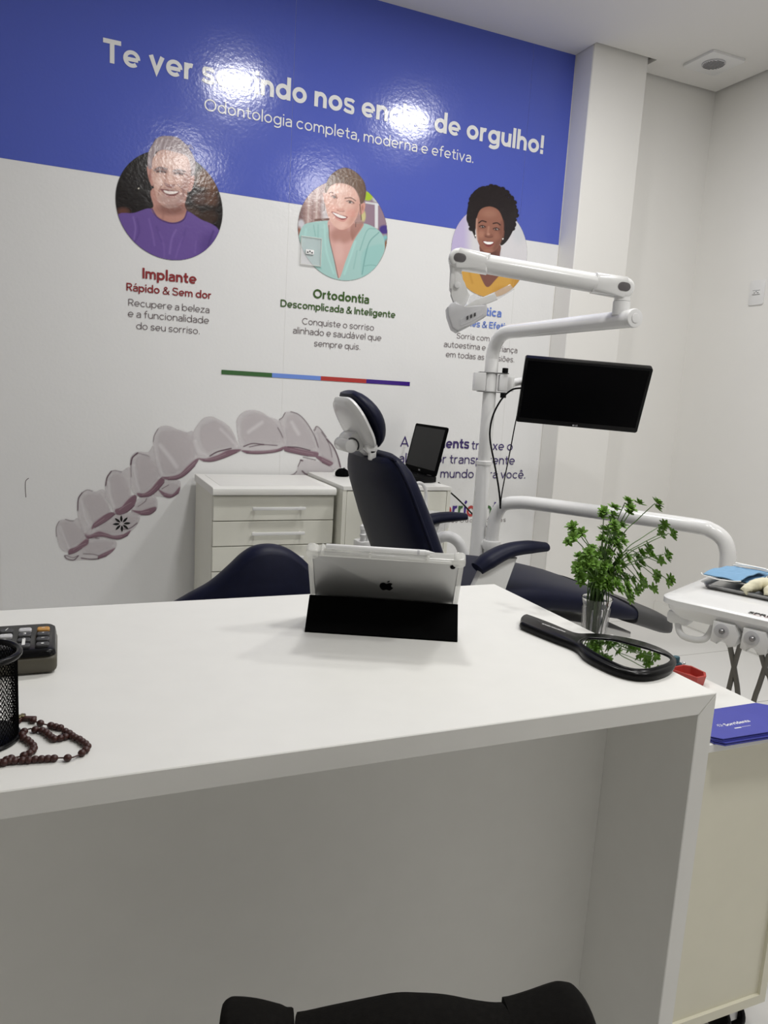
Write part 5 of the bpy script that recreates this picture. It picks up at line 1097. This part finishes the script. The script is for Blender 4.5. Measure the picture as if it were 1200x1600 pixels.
# ------------------------------------------------------------------ dentist stool (only its backrest shows above the desk)
t = thing('stool', 'navy dentist stool with bell-shaped backrest rising behind the desk', 'stool', (.43, 1.80, 0))
half_ = [(.198, .640), (.239, .678), (.295, .714), (.336, .752), (.363, .779), (.391, .796), (.427, .800), (.464, .790), (.505, .762), (.540, .725), (.575, .680), (.615, .640), (.60, .56), (.52, .52), (.42, .51), (.30, .52), (.215, .56)]
ol = [(p.x, p.y) for p in crom([(a, b, 0) for a, b in half_], 4, True)]; cxx, czz = .41, .64
loops = []
for k in range(11):
    f = k / 10; y = 1.575 + .075 * f; s_ = 1 - .16 * (1 - math.sin(PI * (.06 + .88 * f)) ** .5)
    loops.append([(cxx + (a - cxx) * s_, y + ((a - cxx) / .2) ** 2 * .035, czz + (b - czz) * s_ - (1 - s_) * .02) for a, b in ol])
finish('backrest', loft(NB(), loops), M['navy_vinyl'], t, angle=70)
bm = NB(); tube(bm, [(.42, 1.665, .60), (.42, 1.69, .52), (.42, 1.70, .44), (.42, 1.74, .415)], .014, 12, 6); finish('back_post', bm, M['steel'], t)
bm = NB(); lathe(bm, [(.12, .42), (.185, .425), (.20, .445), (.20, .465), (.185, .48), (.10, .487)], (.43, 1.84, 0), seg=40); finish('seat', bm, M['navy_vinyl'], t, angle=60)
bm = NB(); cyl(bm, (.43, 1.84, .08), (.43, 1.84, .425), .022, seg=20); finish('gas_column', bm, M['steel'], t)
for k in range(5):
    a = 2 * PI * k / 5 + .3; d = Vector((math.cos(a), math.sin(a), 0)); c = Vector((.43, 1.84, 0))
    l_ = finish('foot', tube(NB(), [c + d * .015 + up * .095, c + d * .13 + up * .085, c + d * .24 + up * .07], [.02, .016, .012], 12, 4), M['black_plastic'], t)
    e = Vector((-d.y, d.x, 0)); bm = NB()
    for s in (-1, 1): cyl(bm, c + d * .24 + e * s * .006 + up * .028, c + d * .24 + e * s * .018 + up * .028, .028, seg=20, bev=.004)
    finish('caster', bm, M['black_plastic'], l_)

# ------------------------------------------------------------------ dental unit pole with lamp arm
QX, QY = 1.455, 2.45
t = thing('dental_light', 'white dental unit pole with bent arm, spring arm and hanging operating lamp', 'dental lamp', (QX, QY, 0))
bm = NB(); lathe(bm, [(.15, 0), (.15, .02), (.06, .045), (.036, .06)], (QX, QY, 0.0), seg=36); finish('floor_plate', bm, M['white_enamel'], t)
bm = NB(); lathe(bm, [(.036, .05), (.036, .30), (.0285, .55), (.0275, .90), (.0295, .902), (.0295, .914), (.026, .916)], (QX, QY, 0), seg=28); finish('lower_pole', bm, M['white_enamel'], t)
bm = NB(); tube(bm, [(QX, QY, .91), (QX, QY, 1.25), (QX, QY, 1.295), (QX, QY - .012, 1.335), (QX - .001, QY - .045, 1.367), (QX - .003, QY - .10, 1.381), (QX - .008, QY - .22, 1.382), (1.43, 1.69, 1.384)], .0242, 22, 8); finish('upper_pole', bm, M['white_enamel'], t)
ed = (Vector((1.43, 1.69, 1.384)) - Vector((QX - .008, QY - .22, 1.382))).normalized(); e0 = Vector((1.43, 1.69, 1.384))
bm = NB(); cyl(bm, e0, e0 + ed * .016, .0255, seg=26, bev=.003); cyl(bm, e0 + ed * .016, e0 + ed * .019, .013, seg=20, bev=.001); finish('end_cap', bm, M['white_plastic'], t)
kx, ky = 1.4285, 1.735
bm = NB(); cyl(bm, (kx, ky, 1.395), (kx, ky, 1.432), .0235, seg=26); finish('swivel_post', bm, M['white_plastic'], t)
bm = NB(); lathe(bm, [(.022, 1.433), (.0215, 1.444), (.024, 1.452), (.026, 1.462), (.024, 1.475)], (kx, ky, 0), seg=26); finish('swivel_socket', bm, M['white_enamel'], t)
A0, A1 = Vector((kx, ky, 1.468)), Vector((1.0155, 1.935, 1.523))
ad_ = (A1 - A0).normalized(); ax_, ay_, _ = frame(ad_, (0, 0, 1)); sp = NB()
tube(sp, [A0 + ad_ * .075, A1 - ad_ * .06], .0262, 26, 1, False); finish('spring_arm', sp, M['white_enamel'], t)
vn = Vector((-fwd.x, -fwd.y, 0)).normalized(); side_n = (vn - ad_ * vn.dot(ad_)).normalized(); upn = ad_.cross(side_n); upn = upn if upn.z > 0 else -upn
def elbow(c, toward, name):
    bm = NB(); L = .085; pts = []
    for k in range(13):
        a = PI / 2 + PI * k / 12; pts.append((.027 * math.cos(a), .027 * math.sin(a)))
    pts = [(L, .027)] + pts + [(L, -.027)]
    prism(bm, pts, c - side_n * .026, toward, upn, .052, .012, 4) if toward.cross(upn).dot(side_n) > 0 else prism(bm, [(a, -b) for a, b in pts], c - side_n * .026, toward, -upn, .052, .012, 4)
    o = finish(name, bm, M['white_enamel'], t)
    bm = NB(); q = c + side_n * .0255; uu = toward if toward.cross(upn).dot(side_n) > 0 else -toward
    prism(bm, rrect(.034, .023, .0113, 6), q + toward * .004, uu, upn, .002, .0006); finish('oval_cap', bm, M['cap_grey'], o, label='dark grey oval cap')
elbow(A0, ad_, 'elbow_joint'); elbow(A1, -ad_, 'elbow_joint')
# lamp head, built in its own upright frame facing the room
rv = Vector((.9179, -.3968, 0)); K = .000213; H0_ = A1 + Vector((0, 0, 0)); ou, ov = 200, 250
def HP(a, b, d=0): return H0_ + rv * ((a - ou) * K) + up * (-(b - ov) * K) + vn * d
def head(name, pts, d0, d1, m, par, bev=.003, label=None):
    bm = NB(); P = [((a - ou) * K, -(b - ov) * K) for a, b in pts]
    prism(bm, P if True else P, H0_ + vn * d0, rv, up, d1 - d0, bev, 2) if rv.cross(up).dot(vn) > 0 else prism(bm, [(-a, b) for a, b in P], H0_ + vn * d0, -rv, up, d1 - d0, bev, 2)
    return finish(name, bm, m, par, label=label)
bm = NB(); lathe(bm, [(.0165, 0), (.0165, .04), (.019, .055), (.022, .07)], HP(185, 590, 0), (HP(180, 300) - HP(185, 590)), seg=24); finish('lamp_neck', bm, M['white_enamel'], t)
head('lamp_yoke', [(112, 440), (262, 440), (280, 560), (350, 660), (382, 700), (340, 820), (250, 950), (225, 900), (160, 700), (112, 640)], -.014, .016, M['white_enamel'], t, .005)
bm = NB(); cyl(bm, HP(205, 590, .015), HP(205, 590, .026), .0085, seg=20, bev=.002); finish('yoke_knob', bm, M['white_plastic'], t)
hb = head('lamp_head', [(95, 880), (130, 835), (200, 800), (330, 900), (590, 800), (615, 860), (610, 960), (440, 1070), (255, 1180), (180, 1140), (110, 980)], -.05, .035, M['lamp_grey'], t, .006, 'grey lamp housing')
head('lamp_lens', [(270, 1020), (440, 930), (540, 890), (560, 950), (420, 1040), (280, 1110)], .034, .039, M['clear_film'], hb, .001)
for k in range(3):
    a = 350 + k * 46; head('led_cell', [(a, 985 - k * 22), (a + 20, 975 - k * 22), (a + 24, 1020 - k * 24), (a + 4, 1032 - k * 24)], .036, .041, M['dark_grey'], hb, .0005)
head('lamp_shield', [(380, 760), (400, 700), (450, 672), (540, 720), (520, 800), (400, 830)], -.03, .01, M['clear_film'], t, .002, 'clear shield behind the grip')
hg = head('grip_bar', [(245, 900), (270, 965), (735, 750), (690, 655), (460, 770), (330, 850)], .018, .034, M['white_enamel'], t, .004, 'white grip bar')
head('grip_end', [(735, 750), (690, 655), (880, 545), (940, 610)], .019, .033, M['clear_film'], hg, .003, 'clear end of the grip')

# ------------------------------------------------------------------ monitor clamped to the pole
t = thing('monitor', 'black flat monitor clamped to the white pole, tilted down towards the chair', 'monitor', (1.887, 2.468, 1.176))
mc = Vector((1.887, 2.468, 1.176)); mr = Vector((.868, -.497, 0)); mu = Vector((-.2177, -.380, .899)).normalized(); mu = (mu + mr * .037).normalized(); mr = (mr - mu * mr.dot(mu)).normalized(); mn = mr.cross(mu)
MW, MH = .482, .277
def mslab(w_, h_, n0, n1, r, bev=.002, cx=0, cy=0): return prism(NB(), [(cx + a, cy + b) for a, b in rrect(w_, h_, r)], mc + mn * n0, mr, mu, n1 - n0, bev)
finish('monitor_shell', mslab(MW, MH, -.030, 0, .006, .003), M['black_plastic'], t)
finish('screen', mslab(MW - .022, MH - .030, -.0005, .0006, .002, 0, 0, .006), M['screen_black'], t)
bm = NB(); q = mc + mn * .0008 - mu * (MH / 2 - .0075)
lathe(bm, [(.0036, 0), (.0036, .0004)], q - mr * .012, mn, 16); add_text(bm, 'LG', q - mr * .006 - mu * .003, mr, mu, .011, 1, .02)
finish('maker_mark', bm, M['grey_plastic'], t, smooth=False, label='small grey maker mark')
bm = NB(); c0 = Vector((QX, QY, 1.205))
bv = Vector((.9179, -.3968, 0))
Mc = Matrix(((bv.x, -bv.y, 0, c0.x), (bv.y, bv.x, 0, c0.y), (0, 0, 1, c0.z), (0, 0, 0, 1)))
box(bm, -.062, -.020, -.030, .030, -.033, .033, .003, 2, Mc); box(bm, .030, .060, -.026, .026, -.030, .030, .003, 2, Mc)
finish('clamp_block', bm, M['white_plastic'], t)
for z in (-.0365, .0325): finish('clamp_plate', prism(NB(), [(-.045, -.027), (.062, -.027), (.062, .027), (-.045, .027)], Mc @ Vector((0, 0, z)), bv, (-bv.y, bv.x, 0), .004, .001), M['dark_steel'], t)
bm = NB()
for z in (-.054, .036): cyl(bm, Mc @ Vector((.048, -.022, z)), Mc @ Vector((.048, -.022, z + .018)), .011, seg=16, bev=.002)
finish('clamp_bolt', bm, M['black_plastic'], t)
bm = NB(); p0 = Mc @ Vector((.055, 0, -.004)); p1 = mc - mr * (MW * .30) - mn * .045 + mu * .035
tube(bm, [p0, p0 + Vector((.03, .012, 0)), Vector((1.66, 2.615, 1.213)), p1 - mn * .03, p1], .0155, 16, 6); cyl(bm, Mc @ Vector((.068, 0, -.030)), Mc @ Vector((.068, 0, .024)), .019, seg=20, bev=.003)
finish('bracket_arm', bm, M['white_plastic'], t)
finish('mount_plate', prism(NB(), [(a - MW * .30, b + .03) for a, b in rrect(.10, .10, .01)], mc - mn * .036, mr, mu, .0058, .001), M['black_plastic'], t)
finish('monitor_cord', tube(NB(), CORD_MON1, .0034, 10, 6), M['black_plastic'], t)
finish('monitor_cord', tube(NB(), CORD_MON2, .0022, 10, 6), M['black_plastic'], t)

# ------------------------------------------------------------------ delivery unit: arm from the pole and instrument table
t = thing('instrument_table', 'white dental instrument table on a thick curved arm at the right', 'instrument table', (1.45, 1.25, .66))
bm = NB(); cyl(bm, (1.49, 2.405, .585), (1.49, 2.405, .62), .034, seg=28, bev=.004); cyl(bm, (1.455, 2.45, .602), (1.49, 2.405, .602), .02, seg=16); cyl(bm, (1.49, 2.405, .55), (1.49, 2.405, .585), .029, seg=24)
finish('arm_coupling', bm, M['white_enamel'], t)
bm = NB(); tube(bm, [(1.49, 2.405, .60), (1.49, 2.405, .66), (1.493, 2.40, .71), (1.506, 2.375, .758), (1.537, 2.325, .776), (1.585, 2.25, .781), (1.72, 2.04, .782), (1.860, 1.805, .782), (1.893, 1.760, .775), (1.916, 1.730, .752), (1.927, 1.716, .715), (1.930, 1.712, .67), (1.930, 1.712, .62)], .0245, 22, 7); finish('curved_arm', bm, M['white_enamel'], t)
a_ = Vector((1.215, 1.249, 0)); d1 = Vector((.905, .425, 0)).normalized(); d2 = Vector((.425, -.905, 0)).normalized(); ZT = .74
def IP(p, q, z): return a_ + d1 * p + d2 * q + up * z
LQ, LP_ = .62, .445
bm = NB(); loops = []
for ins, z, r in ((.075, ZT - .050, .03), (.024, ZT - .046, .03), (.010, ZT - .030, .035), (.006, ZT - .018, .04), (-.002, ZT - .016, .042), (-.002, ZT - .004, .042), (.004, ZT, .04), (.03, ZT + .002, .04), (.05, ZT + .010, .04), (.075, ZT + .0125, .04)):
    loops.append([IP(LP_ / 2 + a, LQ / 2 + b, z) for a, b in rrect(LP_ - 2 * ins, LQ - 2 * ins, r, 6)])
finish('table_body', loft(bm, loops), M['white_enamel'], t, angle=35)
bm = NB(); box(bm, -.026, .020, -.024, .024, -.064, -.035, .008, 2, Matrix.Translation(IP(.05, .035, ZT)) @ Matrix.Rotation(math.atan2(d1.y, d1.x), 4, 'Z')); finish('corner_bracket', bm, M['white_plastic'], t)
bm = NB(); tube(bm, [IP(.045, .035, ZT - .050), IP(.030, .038, ZT - .064), IP(.020, .048, ZT - .078), IP(.016, .062, ZT - .084), IP(.016, .085, ZT - .084), IP(.020, .101, ZT - .078), IP(.028, .108, ZT - .064), IP(.045, .110, ZT - .045)], .0072, 14, 6); finish('grab_handle', bm, M['white_plastic'], t)
bm = NB(); tube(bm, [(1.930, 1.712, .635), (1.84, 1.63, .60), IP(.38, .12, ZT - .14), IP(.30, .24, ZT - .13)], .022, 14, 6); finish('link_arm', bm, M['white_enamel'], t)
bm = NB(); cyl(bm, IP(.30, .24, ZT - .15), IP(.30, .24, ZT - .045), .035, seg=20, bev=.004); finish('table_pivot', bm, M['white_enamel'], t)
for k in range(5):
    q0 = .143 + k * .060; bm = NB()
    out = [(-.022, .024), (.020, .024), (.032, .004), (.027, -.020), (.012, -.026), (.004, -.010), (-.005, -.010), (-.010, -.024), (-.024, -.020)]
    org = IP(-.004, q0, ZT - .052)
    prism(bm, out, org + d1 * .04, d2, up, -.04 if d2.cross(up).dot(d1) > 0 else .04, .003)
    h_ = finish('instrument_holder', bm, M['white_plastic'], t)
    bm = NB(); fo = -d1
    lathe(bm, [(.015, 0), (.015, .0015), (.0135, .002)], org + up * .007 - d2 * .003, fo, 24); finish('holder_ring', bm, M['grey_plastic'], h_)
    bm = NB(); lathe(bm, [(.0055, 0), (.0055, .007), (.0035, .009)], org + up * .007 - d2 * .001, fo, 18); finish('holder_pin', bm, M['dark_steel'], h_)
    o_ = (k // 2) * .0 + k * .060
    if k in (0, 1, 2, 3):
        for w_ in (0, 1):
            if k % 2 == 0: Q = [(.04, .145, .665), (.04, .165, .601), (.045, .178, .54)] if w_ == 0 else [(.04, .174, .70), (.04, .164, .629), (.045, .156, .555)]
            else: Q = [(.04, .207, .664), (.04, .223, .625), (.045, .240, .580)] if w_ == 0 else [(.04, .232, .70), (.04, .216, .591), (.045, .208, .545)]
            sh = (k // 2) * .12; Q = [(a, b + sh, c) for a, b, c in Q]
            qe = Q[-1][1]; Q += [(.06, qe + (.02 if w_ == 0 else -.02), .38), (.12, qe, .18), (.30, .30, .06)]
            finish('instrument_hose', tube(NB(), [IP(*p) for p in Q], .0056, 10, 6), M['grey_hose'], t)
bm = NB(); c = IP(.012, .182, ZT + .0022)
add_text(bm, 'SPRINT', c, d2 + d1 * .02, up.cross(d2), .070, 1.0, .03)
finish('maker_mark', bm, M['ink_black'], t, smooth=False, label='black slanted maker name')
bm = NB()
for k in range(3): p = [IP(.0085, .192 + k * .022, ZT + .0021), IP(.0085, .208 + k * .022, ZT + .0021), IP(.0098, .209 + k * .022, ZT + .0021), IP(.0098, .193 + k * .022, ZT + .0021)]; poly(bm, p)
finish('mark_underline', bm, M['ink_red'], t, smooth=False)

# metal tray, masks and gloves on the table
t = thing('metal_tray', 'flat steel tray with raised edge on the instrument table, under the blue mask', 'tray', IP(.225, .19, ZT + .0125), math.atan2(d2.y, d2.x))
zt0 = ZT + .0131; bm = NB()
def tl_(k, z, r=.02): return [IP(.225 + b * k, .185 + a * k, z) for a, b in rrect(.27, .24, r)]
loft(bm, [tl_(.96, zt0), tl_(1.0, zt0 + .010), tl_(1.03, zt0 + .0115), tl_(.985, zt0 + .009), tl_(.94, zt0 + .0018)])
finish('tray_pan', bm, M['steel'], t)
def mask(name, label, p0, q0, rot, z0, w_=.175, h_=.092):
    t = thing(name, label, 'face mask', IP(p0, q0, z0), 0, 'face masks on the steel tray')
    ca, sa = math.cos(rot), math.sin(rot); bm = NB(); nx, ny = 26, 22; rows = []
    for j in range(ny + 1):
        for_i = []
        for i in range(nx + 1):
            x, y = (i / nx - .5) * w_, (j / ny - .5) * h_
            z = .006 + .006 * math.cos(x / w_ * 2.6) + .0022 * abs(((y / h_ + .5) * 4) % 1.0 - .5) * (1 if abs(x) < w_ * .46 else .2) + .004 * noise.noise((x * 26, y * 26, p0))
            pp = d1 * (x * ca - y * sa) + d2 * (x * sa + y * ca)
            for_i.append(IP(p0, q0, z0 + z) + pp)
        rows.append([bm.verts.new(v) for v in for_i])
    for j in range(ny):
        for i in range(nx): bm.faces.new((rows[j][i], rows[j][i + 1], rows[j + 1][i + 1], rows[j + 1][i]))
    r = bmesh.ops.extrude_face_region(bm, geom=list(bm.faces))
    for v in [g for g in r['geom'] if isinstance(g, bmesh.types.BMVert)]: v.co.z -= .002
    finish('cloth', bm, M['blue_mask'], t, angle=60)
    for s in (-1, 1):
        bm = NB(); x = s * w_ * .5; Q = []
        for yy, xx_ in ((-.045, 0), (-.03, s * .022), (0, s * .032), (.03, s * .022), (.045, 0)):
            Q.append(IP(p0, q0, z0 + .008) + d1 * ((x + xx_) * ca - yy * sa) + d2 * ((x + xx_) * sa + yy * ca))
        tube(bm, Q, .0013, 6, 5); finish('ear_loop', bm, M['ink_white'], t)
    bm = NB(); x0_, y0_ = w_ * .40, 0
    Q = [IP(p0, q0, z0 + .0165) + d1 * ((w_ * .47) * ca - y_ * sa) + d2 * ((w_ * .47) * sa + y_ * ca) for y_ in (-h_ * .45, 0, h_ * .45)]
    tube(bm, Q, .004, 8, 4, True, .3, (0, 0, 1)); finish('white_hem', bm, M['ink_white'], t)
mask('face_mask', 'pleated light blue face mask, underneath the other mask on the steel tray', .255, .105, .03, zt0 + .009, .16, .08)
mask('face_mask', 'pleated light blue face mask, uppermost on the steel tray', .205, .095, .12, zt0 + .020, .16, .08)
t = thing('glove', 'crumpled cream latex glove lying beside the blue mask on the steel tray', 'glove', IP(.20, .20, zt0 + .004))
bm = NB()
gq = -.152
sphere(bm, IP(.195, .35 + gq, zt0 + .016), .05, (1.1, .85, .34), 28, 18)
for k, (p, q, e, f) in enumerate(((.14, .315, .105, .295), (.13, .345, .105, .345), (.15, .375, .125, .385), (.20, .39, .19, .405), (.235, .325, .262, .305))):
    tube(bm, [IP(.19, .35 + gq, zt0 + .018), IP(p + .01, q + gq, zt0 + .022), IP((p + e) / 2, (q + f) / 2 + gq, zt0 + .020), IP(e, f + gq, zt0 + .010)], [.02, .015, .012, .009], 12, 6)
tube(bm, [IP(.22, .36 + gq, zt0 + .018), IP(.265, .365 + gq, zt0 + .024), IP(.305, .372 + gq, zt0 + .014)], [.03, .034, .036], 16, 6, True, .5, (0, 0, 1))
for v in bm.verts:
    p = v.co; d = noise.noise_vector(p * 55) * .006 + noise.noise_vector(p * 120) * .003; v.co = p + d
    if v.co.z < zt0 + .003: v.co.z = zt0 + .003
finish('latex', bm, M['cream_latex'], t, angle=80)

# ------------------------------------------------------------------ spittoon and suction beside the chair
t = thing('spittoon', 'white spittoon unit with arched water spout and glassy bowl beyond the dental chair', 'spittoon', (1.23, 2.52, 0))
bm = NB(); loft(bm, [[(1.23 + a, 2.52 + b, z) for a, b in rrect(w_, d_, .05)] for w_, d_, z in ((.24, .20, .001), (.22, .18, .30), (.20, .17, .55), (.16, .15, .62))]); finish('unit_body', bm, M['white_enamel'], t)
bm = NB(); lathe(bm, [(.03, .615), (.05, .625), (.085, .66), (.098, .70), (.100, .705), (.094, .703), (.08, .665), (.045, .634), (.001, .63)], (1.255, 2.50, 0), seg=36); finish('bowl', bm, M['clear_film'], t, label='translucent bowl')
bm = NB(); c = Vector((1.245, 2.56, 0))
tube(bm, [c + Vector((-.035, 0, .62)), c + Vector((-.035, 0, .74)), c + Vector((-.03, 0, .785)), c + Vector((-.012, 0, .812)), c + Vector((.012, 0, .812)), c + Vector((.030, 0, .785)), c + Vector((.034, 0, .74)), c + Vector((.034, -.01, .70))], .0065, 12, 6); finish('spout', bm, M['white_enamel'], t)
bm = NB(); tube(bm, [c + Vector((-.03, -.004, .735)), c + Vector((0, -.012, .747)), c + Vector((.03, -.004, .735))], .005, 10, 5); finish('spout_bridge', bm, M['white_enamel'], t)
bm = NB(); tube(bm, [(1.29, 2.49, .61), (1.335, 2.47, .625), (1.38, 2.46, .60), (1.405, 2.455, .54), (1.41, 2.45, .45), (1.41, 2.45, .30)], .021, 16, 7); finish('support_tube', bm, M['white_plastic'], t)
t = thing('suction_holder', 'white suction hose holder behind the lower left of the dental chair backrest', 'suction unit', (.985, 2.42, 0))
bm = NB(); prism(bm, rrect(.09, .07, .02), (.99, 2.42, .60), (1, 0, 0), (0, 1, 0), .03, .004); tube(bm, [(.99, 2.42, .60), (.99, 2.43, .40), (.99, 2.44, .20), (1.0, 2.46, .02)], .016, 12, 6); finish('holder_block', bm, M['white_enamel'], t)
for k in range(3):
    x = .963 + k * .022; bm = NB(); lathe(bm, [(.006, .56), (.009, .60), (.009, .645), (.0115, .648), (.0115, .655), (.009, .657), (.0095, .67), (.0115, .672), (.0105, .685), (.005, .69)], (x, 2.40, 0), seg=16); s_ = finish('suction_tip', bm, M['white_plastic'], t)
    bm = NB(); tube(bm, [(x, 2.40, .565), (x - .01, 2.40, .45), (x, 2.41, .30), (.96 + k * .02, 2.42, .15), (.97 + k * .02, 2.44, .02)], .006, 10, 6); finish('suction_hose', bm, M['grey_hose'], t)
